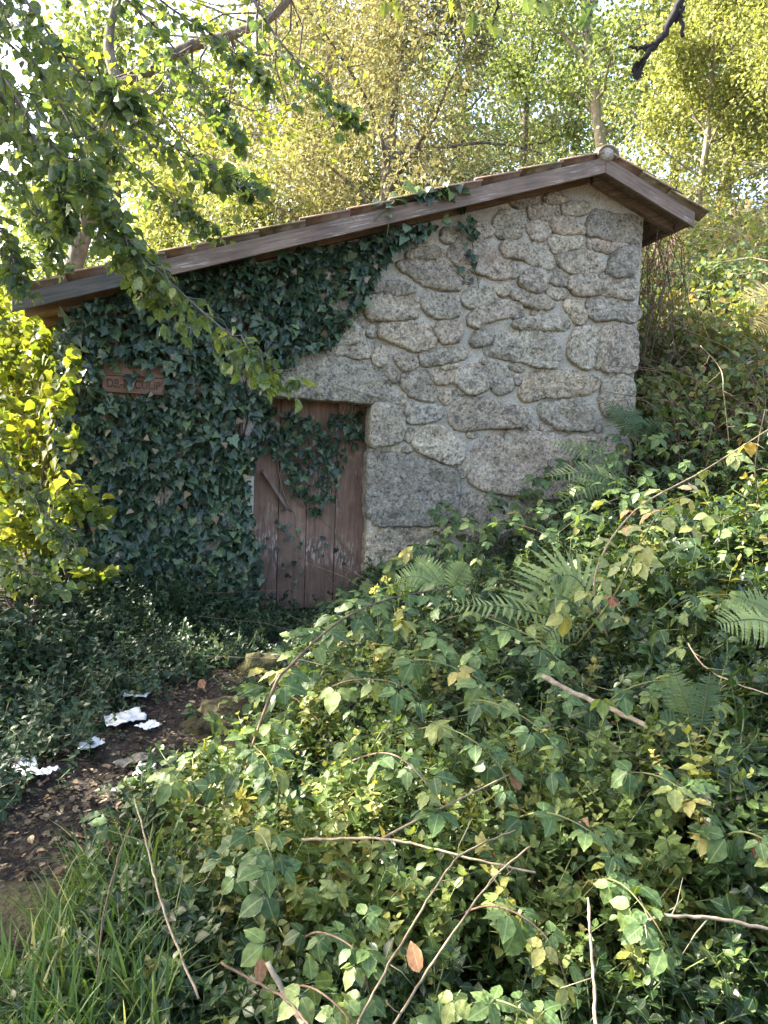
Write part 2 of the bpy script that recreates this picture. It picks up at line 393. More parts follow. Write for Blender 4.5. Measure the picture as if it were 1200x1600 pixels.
MAT['pale_bark'] = rough_mat('pale_bark', [(.3, (.16, .13, .09)), (.55, (.30, .26, .19)), (.75, (.40, .36, .28))], scale=14, detail=7, rough=.95, bump=.6, bscale=30, dist=.02, stretch=(1, 1, .35))
MAT['dry_stem'] = rough_mat('dry_stem', [(.3, (.12, .09, .055)), (.6, (.26, .205, .135)), (.8, (.38, .32, .23))], scale=30, rough=.8, bump=.5, bscale=80, dist=.004, objrand=.3)
MAT['brown_stem'] = rough_mat('brown_stem', [(.3, (.06, .038, .026)), (.6, (.15, .10, .07)), (.8, (.22, .16, .11))], scale=30, rough=.8, bump=.3, bscale=80, dist=.003, objrand=.2)
MAT['green_stem'] = rough_mat('green_stem', [(.3, (.055, .07, .025)), (.6, (.12, .13, .05)), (.8, (.20, .14, .09))], scale=20, rough=.6, bump=.2, bscale=60, dist=.003, objrand=.2)
MAT['stick'] = rough_mat('cut_branch', [(.3, (.10, .085, .06)), (.55, (.22, .19, .14)), (.78, (.34, .31, .24))], scale=18, detail=5, rough=.85, bump=.7, bscale=40, dist=.008)
MAT['moss'] = rough_mat('mossy_rock', [(.3, (.025, .025, .011)), (.5, (.055, .052, .02)), (.62, (.09, .085, .035)), (.66, (.30, .30, .29)), (.8, (.42, .42, .42))], scale=5, detail=6, rough=.95, bump=1.0, bscale=40, dist=.02)
MAT['moss_dark'] = rough_mat('dark_moss', [(.3, (.018, .016, .009)), (.55, (.04, .036, .016)), (.75, (.075, .065, .03))], scale=9, detail=5, rough=.95, bump=1.0, bscale=40, dist=.02)
MAT['paper'] = rough_mat('white_tissue', [(.3, (.42, .42, .42)), (.6, (.62, .62, .61)), (.8, (.68, .68, .67))], scale=14, rough=.85, bump=.4, bscale=35, dist=.01)

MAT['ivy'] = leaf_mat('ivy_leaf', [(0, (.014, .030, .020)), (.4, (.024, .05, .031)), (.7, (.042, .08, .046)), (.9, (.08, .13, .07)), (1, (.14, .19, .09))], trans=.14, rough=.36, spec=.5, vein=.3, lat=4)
MAT['ivy_sun_paint'] = leaf_mat('sun_painted_ivy_leaf', [(0, (.05, .085, .03)), (.5, (.085, .125, .035)), (1, (.14, .17, .04))], trans=.42, rough=.45, spec=.35, vein=.3, lat=4)  # brighter copy of the ivy: side-wall sunlight painted into the colour
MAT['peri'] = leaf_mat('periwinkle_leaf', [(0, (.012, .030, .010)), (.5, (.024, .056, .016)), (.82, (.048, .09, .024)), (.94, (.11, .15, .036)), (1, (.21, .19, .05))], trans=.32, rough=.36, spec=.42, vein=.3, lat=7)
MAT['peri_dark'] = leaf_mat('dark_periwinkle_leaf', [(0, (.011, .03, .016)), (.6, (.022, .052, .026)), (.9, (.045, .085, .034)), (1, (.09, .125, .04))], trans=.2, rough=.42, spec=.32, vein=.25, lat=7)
MAT['bramble'] = leaf_mat('bramble_leaf', [(0, (.036, .072, .026)), (.45, (.068, .125, .043)), (.82, (.12, .185, .062)), (.96, (.19, .23, .075)), (1, (.31, .27, .085))], trans=.34, rough=.5, spec=.32, vein=.3, lat=8)
MAT['bramble_pale'] = leaf_mat('pale_bramble_leaf', [(0, (.16, .21, .095)), (.5, (.25, .28, .10)), (.72, (.34, .32, .10)), (.88, (.42, .26, .16)), (1, (.45, .40, .22))], trans=.35, rough=.5, spec=.35, vein=.3, lat=8)
MAT['hazel'] = leaf_mat('hazel_leaf', [(0, (.06, .105, .055)), (.5, (.095, .15, .068)), (.85, (.14, .195, .08)), (1, (.20, .23, .07))], trans=.48, rough=.45, spec=.4, vein=.3, lat=8, tcol=(1.45, 1.4, .5))
MAT['sunleaf'] = leaf_mat('sunlit_shrub_leaf', [(0, (.06, .095, .025)), (.35, (.10, .14, .03)), (.7, (.155, .19, .04)), (1, (.23, .24, .06))], trans=.48, rough=.5, spec=.3, vein=.25, lat=8, tcol=(1.55, 1.5, .5))
MAT['olive'] = leaf_mat('olive_tree_leaf', [(0, (.12, .12, .065)), (.5, (.19, .19, .10)), (.85, (.26, .26, .135)), (1, (.30, .26, .16))], trans=.32, rough=.6, spec=.2, vein=.0, tcol=(1.25, 1.2, .75))
MAT['green'] = leaf_mat('green_tree_leaf', [(0, (.10, .145, .065)), (.5, (.15, .205, .085)), (1, (.22, .26, .10))], trans=.4, rough=.5, spec=.3, vein=.0, tcol=(1.3, 1.25, .7))
MAT['yellow'] = leaf_mat('yellow_green_tree_leaf', [(0, (.15, .18, .07)), (.5, (.235, .265, .095)), (1, (.34, .35, .14))], trans=.4, rough=.55, spec=.3, vein=.0, tcol=(1.25, 1.25, .7))
MAT['scrub'] = leaf_mat('hillside_leaf', [(0, (.10, .14, .05)), (.4, (.16, .21, .07)), (.75, (.23, .27, .09)), (.9, (.30, .27, .12)), (1, (.34, .19, .11))], trans=.35, rough=.55, spec=.3, vein=.0)
MAT['fern'] = leaf_mat('fern_frond', [(0, (.17, .235, .10)), (.5, (.22, .295, .125)), (1, (.27, .34, .14))], trans=.35, rough=.5, spec=.25, vein=.0)
MAT['fern_dry'] = leaf_mat('dry_fern_frond', [(0, (.30, .24, .13)), (1, (.38, .34, .18))], trans=.35, rough=.6, spec=.2, vein=.0)
MAT['grass'] = leaf_mat('grass_blade', [(0, (.045, .095, .03)), (.5, (.075, .135, .04)), (.9, (.12, .175, .055)), (1, (.36, .32, .18))], trans=.35, rough=.45, spec=.3, vein=.0, tcol=(1.2, 1.3, .6))
MAT['dead'] = leaf_mat('dead_leaf', [(0, (.08, .05, .032)), (.35, (.15, .105, .068)), (.7, (.23, .175, .12)), (1, (.33, .27, .20))], trans=.15, rough=.8, spec=.2, vein=.3, lat=6, tcol=(1.2, 1, .7))
MAT['rust'] = leaf_mat('rusty_dead_leaf', [(0, (.12, .055, .035)), (.5, (.24, .12, .07)), (1, (.30, .17, .10))], trans=.2, rough=.8, spec=.2, vein=.3, lat=6, tcol=(1.2, 1, .7))
MAT['peri_sun_paint'] = leaf_mat('sun_painted_undergrowth_leaf', [(0, (.035, .07, .017)), (.4, (.068, .115, .027)), (.75, (.12, .165, .04)), (.92, (.20, .215, .055)), (1, (.33, .29, .09))], trans=.36, rough=.45, spec=.3, vein=.3, lat=7)  # undergrowth colour with sunlight painted in, for the lit patches
MAT['fern_dark'] = leaf_mat('shade_painted_fern_frond', [(0, (.055, .095, .04)), (.5, (.085, .13, .055)), (1, (.12, .17, .065))], trans=.3, rough=.5, spec=.25, vein=.0)  # darker copy of the fern, shade put into its colour
MAT['crumbs'] = leaf_mat('leaf_crumbs', [(0, (.018, .013, .010)), (.5, (.045, .033, .024)), (.8, (.10, .075, .055)), (1, (.22, .175, .13))], trans=.1, rough=.85, spec=.15, vein=.0, tcol=(1.1, 1, .8))
MAT['petal'] = leaf_mat('yellow_petal', [(0, (.55, .52, .14)), (1, (.65, .62, .22))], trans=.4, rough=.5, spec=.2, vein=0)

# ------------------------------------------------------------------ ground and path
def build_ground():
    def axis(lo, hi, a, b, step, grow=1.16):
        xs = list(np.arange(a, b+1e-6, step)); s = step
        while xs[-1] < hi: s *= grow; xs.append(xs[-1]+s)
        s = step
        while xs[0] > lo: s *= grow; xs.insert(0, xs[0]-s)
        return np.array(xs)
    xs = axis(-240, 240, -3.2, 6, .09); ys = axis(-160, 300, -6.6, 2.0, .09)
    X, Y = np.meshgrid(xs, ys, indexing='ij'); Z = terr(X, Y)
    for i in range(X.shape[0]):
        for j in range(X.shape[1]):
            if abs(X[i, j]) < 12 and -8 < Y[i, j] < 14:
                Z[i, j] += .03*noise.fractal(Vector((X[i, j]*3, Y[i, j]*3, 0)), 1, 2, 3)
    inside = (X > -1.0) & (X < 3.5) & (Y > .15) & (Y < 4.2)      # cut into the slope: the hut's floor
    Z[inside] = np.minimum(Z[inside], -.05)
    nx, ny = X.shape; V = np.stack([X, Y, Z], -1).reshape(-1, 3)
    I = np.arange(nx*ny).reshape(nx, ny)
    q = np.stack([I[:-1, :-1], I[1:, :-1], I[1:, 1:], I[:-1, 1:]], -1).reshape(-1, 4)
    F = np.vstack([q[:, [0, 1, 2]], q[:, [0, 2, 3]]])
    o = link('ground', mesh_np('ground', V, F), MAT['litter']); tag(o, kind='structure')
build_ground()
def build_path():
    c = smooth_line(PATH, 10); wd = np.interp(np.linspace(0, 1, len(c)), np.linspace(0, 1, len(PATH_W)), PATH_W)
    T = np.gradient(c[:, :2], axis=0); T /= np.linalg.norm(T, axis=1, keepdims=True); Nn = np.c_[-T[:, 1], T[:, 0]]
    us = np.linspace(-1, 1, 15); V = []
    for p, n, h in zip(c, Nn, wd):
        for u in us:
            x, y = p[0]+n[0]*u*(h+.16), p[1]+n[1]*u*(h+.16)
            V.append((x, y, T1(x, y)+.02-.09*abs(u)**4+.022*noise.fractal(Vector((x*5, y*5, 3)), 1, 2, 4)))
    nx, ny = len(c), len(us); I = np.arange(nx*ny).reshape(nx, ny)
    q = np.stack([I[:-1, :-1], I[1:, :-1], I[1:, 1:], I[:-1, 1:]], -1).reshape(-1, 4)
    o = link('path', mesh_np('path', np.array(V), np.vstack([q[:, [0, 1, 2]], q[:, [0, 2, 3]]])), MAT['soil']); tag(o, kind='structure')
build_path()

# ------------------------------------------------------------------ the stone hut
XL, XR, DEPTH = -1.10, 3.64, 4.2
YB = -.30                                   # plane of the barge boards
pa = at_y(943, 272, YB); pl = at_y(268, 431, YB); pr = at_y(1062, 345, YB)
XA, ZA = pa[0], pa[2]
SLL = (ZA-pl[2])/(XA-pl[0]); SLR = (ZA-pr[2])/(pr[0]-XA)
XEL, XER = at_y(20, 470, YB)[0], at_y(1082, 345, YB)[0]
def zroof(x):                               # underside line of the barge boards
    return ZA-SLL*(XA-x) if x < XA else ZA-SLR*(x-XA)
hut = empty('stone_hut', (0, 0, 0))
tag(hut, 'small granite stone hut with red wooden door and low tiled roof, half covered in ivy', 'hut')
BARGE_H = .125
DX0, DX1, DZ = .30, 1.262, 1.77             # door opening
def wall_front():
    m = MB()
    def patch(x0, x1, zlo, zhi, step=.035):
        nx = max(2, int((x1-x0)/step)); xs = np.linspace(x0, x1, nx+1); xs = np.r_[x0, xs, x1]
        zl = [zlo(x) for x in xs]; zh = [zhi(x) for x in xs]; nz = max(2, int((max(zh)-min(zl))/step)); ts = np.r_[0, np.linspace(0, 1, nz+1), 1]
        V = []
        for i, x in enumerate(xs):
            for j, t in enumerate(ts):
                z = zl[i]+(zh[i]-zl[i])*t
                edge = i in (0, len(xs)-1) or j in (0, len(ts)-1)
                V.append((x, .07 if edge else -.020+.010*noise.fractal(Vector((x*4, 1, z*4)), 1, 2, 4)+.006*noise.noise(Vector((x*22, 2, z*22))), z))
        n2 = len(ts)
        m.add(V, [(i*n2+j, (i+1)*n2+j, (i+1)*n2+j+1, i*n2+j+1) for i in range(len(xs)-1) for j in range(n2-1)])
    top = lambda x: zroof(x)+.10
    patch(XL, DX0, lambda x: -.3, top); patch(DX0, DX1, lambda x: DZ, top); patch(DX1, XR, lambda x: -.3, top)
    # solid body behind the face
    for a, b, lo in ((XL+.01, DX0-.012, -.4), (DX0-.012, DX1+.012, DZ+.012), (DX1+.012, XR-.01, -.4)):
        pts = [a]+([XA] if a < XA < b else [])+[b]; k = len(pts)
        v = [(x, y, lo) for y in (.05, .42) for x in pts]+[(x, y, zroof(x)+.09) for y in (.05, .42) for x in pts]
        f = []
        for i in range(k-1):
            f += [(i, i+1, 2*k+i+1, 2*k+i), (k+i+1, k+i, 3*k+i, 3*k+i+1), (2*k+i, 2*k+i+1, 3*k+i+1, 3*k+i), (i+1, i, k+i, k+i+1)]
        f += [(0, 2*k, 3*k, k), (k-1, 2*k-1, 4*k-1, 3*k-1)]
        m.add(v, f)
    return m.build('wall', MAT['mortar'], hut)
wall = wall_front()

OFF = dict(A=(720, 260), B=(540, 320), C=(720, 450), D=(420, 480), E=(560, 560), F=(720, 620))
ST = [
('A',.03,[(515,200),(560,170),(650,175),(672,215),(600,232),(535,238)]),
('A',.04,[(425,255),(500,240),(580,250),(585,310),(540,335),(440,335),(420,310)]),
('A',.04,[(620,255),(680,225),(790,235),(800,285),(720,305),(640,300)]),
('A',.035,[(410,360),(470,345),(550,355),(555,420),(500,470),(450,465),(415,410)]),
('A',.04,[(560,325),(680,320),(720,365),(770,390),(765,420),(640,425),(565,400)]),
('A',.045,[(550,460),(580,435),(760,435),(765,475),(720,510),(580,540),(560,515)]),
('A',.04,[(585,565),(720,535),(800,525),(860,570),(895,640),(860,660),(700,675),(620,630)]),
('A',.025,[(780,360),(840,270),(940,300),(1060,310),(1125,335),(1125,470),(1040,485),(900,455),(790,430)]),
('A',.03,[(790,455),(850,458),(940,470),(1030,492),(1020,512),(940,540),(870,530),(800,510)]),
('A',.04,[(945,545),(1000,510),(1112,500),(1102,600),(1060,690),(950,695),(905,670)]),
('A',.05,[(665,750),(680,695),(760,675),(930,695),(1090,705),(1105,740),(1080,835),(1000,830),(880,800),(720,810)]),
('A',.03,[(560,662),(630,652),(668,674),(655,750),(590,745),(515,675),(525,645)]),
('A',.055,[(350,720),(430,640),(500,650),(535,690),(515,770),(460,795),(400,765)]),
('A',.03,[(390,590),(400,490),(520,485),(570,560),(585,620),(540,645),(440,610)]),
('A',.05,[(245,510),(270,470),(350,470),(396,500),(388,575),(340,580),(260,550)]),
('A',.04,[(200,340),(250,280),(310,280),(350,370),(375,440),(300,455),(250,450),(200,390)]),
('A',.03,[(80,370),(150,345),(197,390),(195,430),(120,440),(80,420)]),
('A',.015,[(325,300),(400,290),(412,350),(380,380),(345,360)]),
('A',.03,[(580,250),(602,245),(612,300),(590,305)]),
('A',.04,[(530,780),(600,760),(660,780),(660,815),(600,830),(540,805)]),
('A',.03,[(300,620),(340,592),(368,640),(350,685),(320,700)]),
('A',.04,[(200,770),(250,730),(320,740),(300,795),(250,810)]),
('A',.04,[(295,795),(340,762),(420,800),(520,812),(580,860),(560,890),(460,890),(380,860)]),
('A',.02,[(300,200),(400,180),(470,200),(420,245),(330,260)]),
('B',.045,[(630,320),(700,220),(780,200),(860,220),(950,330),(1020,390),(1030,450),(960,465),(860,440),(760,400),(680,370)]),
('B',.035,[(300,370),(380,348),(540,356),(640,395),(720,460),(715,530),(620,530),(480,500),(400,440)]),
('B',.035,[(560,352),(600,337),(660,357),(665,375),(600,382)]),
('B',.035,[(700,410),(740,390),(780,420),(750,445),(715,440)]),
('B',.03,[(110,650),(180,585),(260,575),(400,565),(460,592),(455,660),(430,715),(300,722),(140,718)]),
('B',.025,[(240,540),(260,480),(350,490),(440,530),(400,555),(260,562)]),
('B',.035,[(470,610),(500,560),(600,560),(690,590),(710,650),(690,705),(560,710),(500,670)]),
('B',.045,[(735,560),(780,510),(860,505),(920,550),(935,590),(860,640),(780,645),(730,620)]),
('B',.03,[(370,310),(480,265),(560,265),(630,310),(560,332),(400,343)]),
('B',.04,[(555,760),(620,722),(710,732),(725,790),(700,850),(620,870),(570,830)]),
('B',.04,[(765,690),(840,640),(1000,600),(1060,610),(1110,650),(1060,690),(900,720),(800,775),(765,740)]),
('B',.03,[(600,150),(680,140),(720,170),(660,240),(600,230)]),
('B',.03,[(430,240),(500,200),(545,215),(540,258),(460,263)]),
('B',.03,[(140,480),(230,460),(238,500),(220,545),(150,540)]),
('B',.03,[(0,700),(60,660),(108,700),(100,760),(30,770),(0,760)]),
('B',.025,[(740,460),(800,440),(840,470),(800,490),(750,485)]),
('C',.03,[(320,235),(340,205),(480,180),(640,185),(680,225),(660,260),(500,260),(350,255)]),
('C',.04,[(140,380),(220,310),(340,265),(480,275),(560,310),(610,370),(620,430),(580,500),(460,490),(380,460),(260,440),(160,420)]),
('C',.05,[(635,110),(660,80),(740,75),(780,170),(775,220),(735,230),(690,180)]),
('C',.05,[(785,75),(840,55),(1000,80),(1100,120),(1112,180),(1060,215),(960,190),(850,205),(795,180)]),
('C',.045,[(665,400),(700,270),(760,240),(875,245),(845,350),(815,505),(760,500),(690,460)]),
('C',.035,[(888,247),(940,242),(888,440),(850,510),(835,500),(858,350)]),
('C',.045,[(955,240),(1040,235),(1092,280),(1092,500),(1050,535),(865,515),(900,430),(925,330)]),
('C',.045,[(385,580),(420,530),(560,520),(700,525),(840,560),(865,600),(800,660),(640,680),(500,680),(400,712),(360,680)]),
('C',.045,[(130,500),(220,470),(280,500),(325,590),(310,640),(240,670),(200,640),(160,560)]),
('C',.04,[(0,500),(90,510),(150,570),(165,630),(100,660),(40,665),(-40,590),(-30,520)]),
('C',.035,[(485,770),(500,722),(700,702),(760,702),(815,760),(820,870),(780,888),(620,885),(520,830)]),
('C',.03,[(890,560),(960,535),(1060,570),(1078,640),(1068,760),(1000,790),(890,800),(862,700),(880,620)]),
('C',.035,[(70,320),(100,270),(210,290),(180,340),(130,360),(60,355)]),
('C',.03,[(415,860),(440,825),(480,850),(470,890),(430,880)]),
('C',.035,[(300,490),(360,475),(395,495),(380,525),(320,505)]),
('C',.03,[(330,540),(370,545),(375,590),(345,605)]),
('C',.03,[(830,855),(870,850),(875,890),(840,900)]),
('C',.03,[(485,852),(560,870),(570,890),(500,895)]),
('C',.03,[(120,450),(160,440),(172,460),(140,475)]),
('C',.03,[(440,150),(500,140),(515,160),(450,170)]),
('C',.03,[(320,180),(390,165),(395,185),(340,197)]),
('C',.03,[(530,275),(570,280),(570,300),(540,305)]),
('D',.045,[(-130,545),(-120,330),(100,300),(280,300),(420,312),(560,347),(660,372),(720,430),(795,490),(828,560),(800,602),(650,594),(400,574),(60,552)]),
('D',.05,[(680,165),(700,105),(880,95),(1000,110),(1040,200),(1030,250),(900,275),(800,230),(720,200)]),
('D',.035,[(350,200),(420,135),(540,140),(600,200),(648,270),(610,318),(480,308),(350,278)]),
('D',.03,[(645,310),(680,250),(740,250),(740,340),(690,370),(655,350)]),
('D',.03,[(610,150),(640,115),(680,130),(670,180),(620,185)]),
('D',.045,[(940,292),(960,268),(1100,268),(1200,253),(1240,280),(1230,320),(1100,350),(960,370)]),
('D',.04,[(820,470),(840,420),(900,395),(1000,402),(1050,540),(1030,585),(900,570),(840,510)]),
('D',.04,[(1020,400),(1080,388),(1160,400),(1170,450),(1110,480),(1040,475)]),
('D',.035,[(850,640),(880,602),(1080,622),(1085,680),(1000,715),(870,725)]),
('D',.035,[(636,700),(655,612),(720,604),(810,622),(840,700),(850,760),(830,830),(720,860),(636,870)]),
('D',.035,[(780,310),(840,290),(920,320),(930,368),(850,398),(800,360)]),
('D',.035,[(705,390),(740,368),(780,382),(810,460),(790,475)]),
('D',.03,[(460,110),(540,40),(590,62),(590,108),(540,128)]),
('D',.03,[(820,560),(860,555),(880,590),(830,610)]),
('E',.05,[(560,380),(590,300),(680,257),(830,252),(900,302),(1030,312),(1060,350),(1030,420),(900,430),(760,430),(660,450),(590,430)]),
('E',.045,[(340,560),(350,480),(420,422),(500,427),(600,482),(660,540),(640,640),(560,662),(440,608)]),
('E',.04,[(62,600),(100,584),(300,604),(440,644),(618,705),(632,800),(608,900),(590,1010),(500,1035),(300,1042),(58,1036)]),
('E',.035,[(205,550),(240,540),(265,562),(240,583),(210,575)]),
('E',.035,[(275,570),(300,555),(335,565),(320,582),(285,580)]),
('E',.035,[(100,540),(130,530),(175,550),(150,575),(105,570)]),
('E',.03,[(500,235),(540,205),(610,187),(625,225),(540,293)]),
('E',.03,[(290,480),(320,440),(345,450),(320,520),(295,515)]),
('E',.025,[(630,610),(688,590),(688,690),(645,750),(628,700)]),
('E',.035,[(510,60),(570,42),(640,37),(620,52),(530,68)]),
('E',.03,[(690,45),(750,37),(752,52),(700,57)]),
('E',.03,[(620,200),(660,195),(670,220),(640,228)]),
('E',.03,[(670,470),(720,465),(740,480),(700,495)]),
('F',.045,[(40,520),(60,340),(170,230),(330,208),(600,243),(900,262),(960,300),(940,560),(700,640),(420,630),(130,580)]),
('F',.03,[(20,612),(120,600),(420,665),(560,690),(700,680),(620,800),(500,900),(0,900),(-60,800),(-40,680)]),
('F',.03,[(975,290),(1040,270),(1060,300),(1050,420),(985,420)]),
('E',.03,[(60,1060),(300,1062),(500,1055),(560,1080),(540,1300),(300,1400),(50,1400)]),
]
# a few stones at the left of the door, glimpsed between the ivy leaves
for cx, cz, wd, hg in [(-.75,.5,.5,.3),(-.1,.35,.5,.34),(-.7,.95,.55,.34),(.02,.85,.4,.32),(-.8,1.4,.5,.3),(-.15,1.3,.5,.34),(.15,.1,.3,.2),(-.75,1.8,.5,.26),(-.1,1.78,.55,.3),(.35,2.1,.5,.3),(-.3,2.2,.6,.24),(.9,2.35,.55,.26),(1.0,2.75,.45,.2)]:
    ST.append(('W', .03, [(cx+wd/2*math.cos(a)*abs(math.cos(a))**-.4 if abs(math.cos(a)) > .01 else cx, cz+hg/2*math.sin(a)*abs(math.sin(a))**-.4 if abs(math.sin(a)) > .01 else cz) for a in np.linspace(0, 2*math.pi, 9)[:-1]+.2]))
def chaikin(P, it=2):
    P = np.asarray(P, float)
    for _ in range(it):
        Qn = np.roll(P, -1, axis=0); P = np.stack([.84*P+.16*Qn, .16*P+.84*Qn], 1).reshape(-1, 2)
    return P
def stone(k, key, h, pts):
    if key == 'W': P = np.array(pts)
    else:
        ox, oy = OFF[key]; P = np.array([at_y(ox+x/4, oy+y/4, -.02)[[0, 2]] for x, y in pts])
    P[:, 0] = np.minimum(P[:, 0], XR+.01)
    area = .5*np.sum(P[:, 0]*np.roll(P[:, 1], -1)-np.roll(P[:, 0], -1)*P[:, 1])
    if area < 0: P = P[::-1]
    area = abs(area)
    P = chaikin(P, 1 if area > .012 else 2)
    Q = np.vstack([P, P[:1]]); sl_ = np.r_[0, np.cumsum(np.linalg.norm(np.diff(Q, axis=0), axis=1))]; n = int(np.clip(sl_[-1]/.022, 16, 90)); us = np.linspace(0, sl_[-1], n, endpoint=False)
    P = np.c_[np.interp(us, sl_, Q[:, 0]), np.interp(us, sl_, Q[:, 1])]; c = P.mean(axis=0)
    T_ = np.roll(P, -1, axis=0)-np.roll(P, 1, axis=0); T_ /= np.maximum(np.linalg.norm(T_, axis=1, keepdims=True), 1e-9); On = np.c_[T_[:, 1], -T_[:, 0]]
    size = math.sqrt(area)
    rs = random.Random(k*13+5); tilt = rs.uniform(.02, .17); tx = rs.uniform(-.06, .06); ph = rs.uniform(0, 100)
    h = .030+h*(.35+.65*rs.random())*(1 if size > .12 else .6)
    e_ = min(.016, size*.1)
    wob = np.array([min(.012, size*.07)*noise.fractal(Vector((p[0]*26+ph, 5, p[1]*26)), .6, 2, 4) for p in P])
    rings = [(1, .022, .12, 0), (1, .022, .0, 0), (1, .018, -.62*h, .5), (1, .011, -.93*h, .95), (1, .008-e_*.7, -1.0*h, 1), (.84, 0, -1.03*h, 1), (.68, 0, -1.05*h, 1), (.5, 0, -1.06*h, 1), (.32, 0, -1.06*h, 1), (.15, 0, -1.06*h, 1)]
    V = []
    for s_, of, y, amt in rings:
        for p, o_, wb in zip(P, On, wob):
            q = c+(p-c)*s_+o_*(of+wb*s_)
            d = q-c; w_ = Vector((q[0]*7+ph, 0, q[1]*7))
            yy = y+amt*(tilt*d[1]*.9+tx*d[0])-amt*(.024*noise.ridged_multi_fractal(w_*.8, 1, 2, 4, 1, 2)-.024+.010*noise.noise(Vector((q[0]*34, ph, q[1]*34))))*min(1, size*3)
            V.append((q[0], min(yy, -.012) if amt > .9 else yy, q[1]))
    V.append((c[0], -1.06*h, c[1]))
    F = []
    for r in range(len(rings)-1):
        for i in range(n):
            j = (i+1) % n; F.append((r*n+i, r*n+j, (r+1)*n+j, (r+1)*n+i))
    L = (len(rings)-1)*n
    F += [(L+i, L+(i+1) % n, len(V)-1) for i in range(n)]
    m = MB(); m.add(V, F); m.build('stone', MAT['granite'], wall, origin=(c[0], 0, c[1]))
for k, (key, h, pts) in enumerate(ST): stone(k, key, h, pts)

# side and back walls
m = MB(); m.box(XL, XL+.4, .40, DEPTH, -.4, zroof(XL)+.1); m.build('side_wall', MAT['mortar'], hut, smooth=False)
m = MB(); m.box(XR-.4, XR-.004, .40, DEPTH, -.4, zroof(XR)+.09); m.build('side_wall', MAT['mortar'], hut, smooth=False)
m = MB(); v = []
for y in (DEPTH-.4, DEPTH):
    v += [(XL+.01, y, -.4), (XR-.01, y, -.4), (XR-.01, y, zroof(XR)+.08), (XA, y, ZA+.08), (XL+.01, y, zroof(XL)+.08)]
m.add(v, [(0,1,2,3,4),(9,8,7,6,5),(0,5,6,1),(1,6,7,2),(2,7,8,3),(3,8,9,4),(4,9,5,0)]); m.build('back_wall', MAT['mortar'], hut, smooth=False)
m = MB(); m.box(XL+.3, XR-.3, .3, DEPTH-.3, -.1, -.02); m.build('floor_slab', MAT['soil'], hut, smooth=False)

# door
DY = .25
door = empty('door', (0, 0, 0)); door.parent = hut
pxs = [386, 435, 479, 524, 574]
zb = at_y(480, 951, DY)[2]
for k, (a, b) in enumerate(zip(pxs[:-1], pxs[1:])):
    xa, xb = at_y(a, 800, DY)[0], at_y(b, 800, DY)[0]
    yo = [.004, 0, .006, .002][k]
    m = MB(); m.box(xa+.0025, xb-.0025, DY+yo, DY+yo+.03, zb+[.012, .0, .004, .01][k], DZ+.03); m.build('plank', MAT['door'], door, smooth=False, bevel=.004, origin=((xa+xb)/2, DY, .9))
for x0, x1 in ((DX0-.02, at_y(386, 800, DY)[0]-.004), (at_y(574, 800, DY)[0]+.004, DX1+.03)):
    m = MB(); m.box(x0, x1, DY+.02, DY+.10, -.05, DZ+.02); m.build('door_frame', MAT['door'], door, smooth=False, bevel=.004)
for z in (.35, 1.45):
    m = MB(); m.box(DX0+.06, DX1-.06, DY+.04, DY+.07, z, z+.11); m.build('ledge', MAT['door'], door, smooth=False)
# loose slanting wooden bar nailed to the door
p0, p1 = at_y(411, 735, DY-.03), at_y(450, 796, DY-.05)
dv = Vector(p1-p0); L = dv.length; ang = math.atan2(dv.z, dv.x)
m = MB(); m.box(0, L, -.045, .035, -.014, .014, rot=Matrix.Rotation(-ang, 3, 'Y'), org=tuple(p0)); o = m.build('wooden_bar', MAT['bar'], door, smooth=False, bevel=.003, origin=tuple(p0))
o['label'] = 'loose slanting wooden bar'
# a thin vine strand over the lower door is part of the ivy below

# roof: deck, rafters, barge boards, tiles
roof = empty('roof', (0, 0, 0)); roof.parent = hut
DK = .082                                     # deck underside above the barge's lower line
def slab(name, x0, x1, y0, y1, lo, hi, mat, par, **kw):
    m = MB(); v = [(x, y, zroof(x)+h) for x in (x0, x1) for y in (y0, y1) for h in (lo, hi)]
    m.add(v, [(0,1,3,2),(4,6,7,5),(0,4,5,1),(2,3,7,6),(0,2,6,4),(1,5,7,3)]); return m.build(name, mat, par, smooth=False, **kw)
yb1 = DEPTH+.25
nb = 9                                       # deck boards run along the ridge
xs = np.linspace(XEL+.02, XA-.002, 25)
for a, b in zip(xs[:-1], xs[1:]): slab('deck_board', a+.003, b-.003, YB+.004, yb1, DK, DK+.022, MAT['rafter'], roof)
xs = np.linspace(XA+.002, XER-.02, 7)
for a, b in zip(xs[:-1], xs[1:]): slab('deck_board', a+.003, b-.003, YB+.004, yb1, DK, DK+.022, MAT['barge'], roof)
for y in np.arange(-.08, yb1, .62):
    slab('rafter', XEL+.03, XA-.02, y, y+.07, DK-.075, DK-.003, MAT['rafter'], roof)
    slab('rafter', XA+.02, XER-.04, y, y+.07, DK-.075, DK-.003, MAT['barge'], roof)
XS = at_y(240, 420, YB)[0]                   # where the grey left length is spliced on
slab('barge_board', XS+.002, XA-.0015, YB-.034, YB, 0, BARGE_H, MAT['barge'], hut, bevel=.004, origin=(XA, YB, ZA))
o = slab('barge_board', XEL, XS-.002, YB-.03, YB, .005, BARGE_H, MAT['barge_grey'], hut, bevel=.004, origin=(XEL, YB, ZA)); o['label'] = 'grey weathered barge board end'
slab('barge_board', XA+.0015, XER, YB-.034, YB, 0, BARGE_H, MAT['barge_right'], hut, bevel=.004, origin=(XA, YB, ZA))
slab('barge_board', XEL, XA, yb1+.001, yb1+.03, 0, BARGE_H, MAT['barge'], hut); slab('barge_board', XA, XER, yb1+.001, yb1+.03, 0, BARGE_H, MAT['barge'], hut)
slab('fascia', XER-.018, XER+.004, YB+.003, yb1, .03, DK+.02, MAT['barge'], hut)

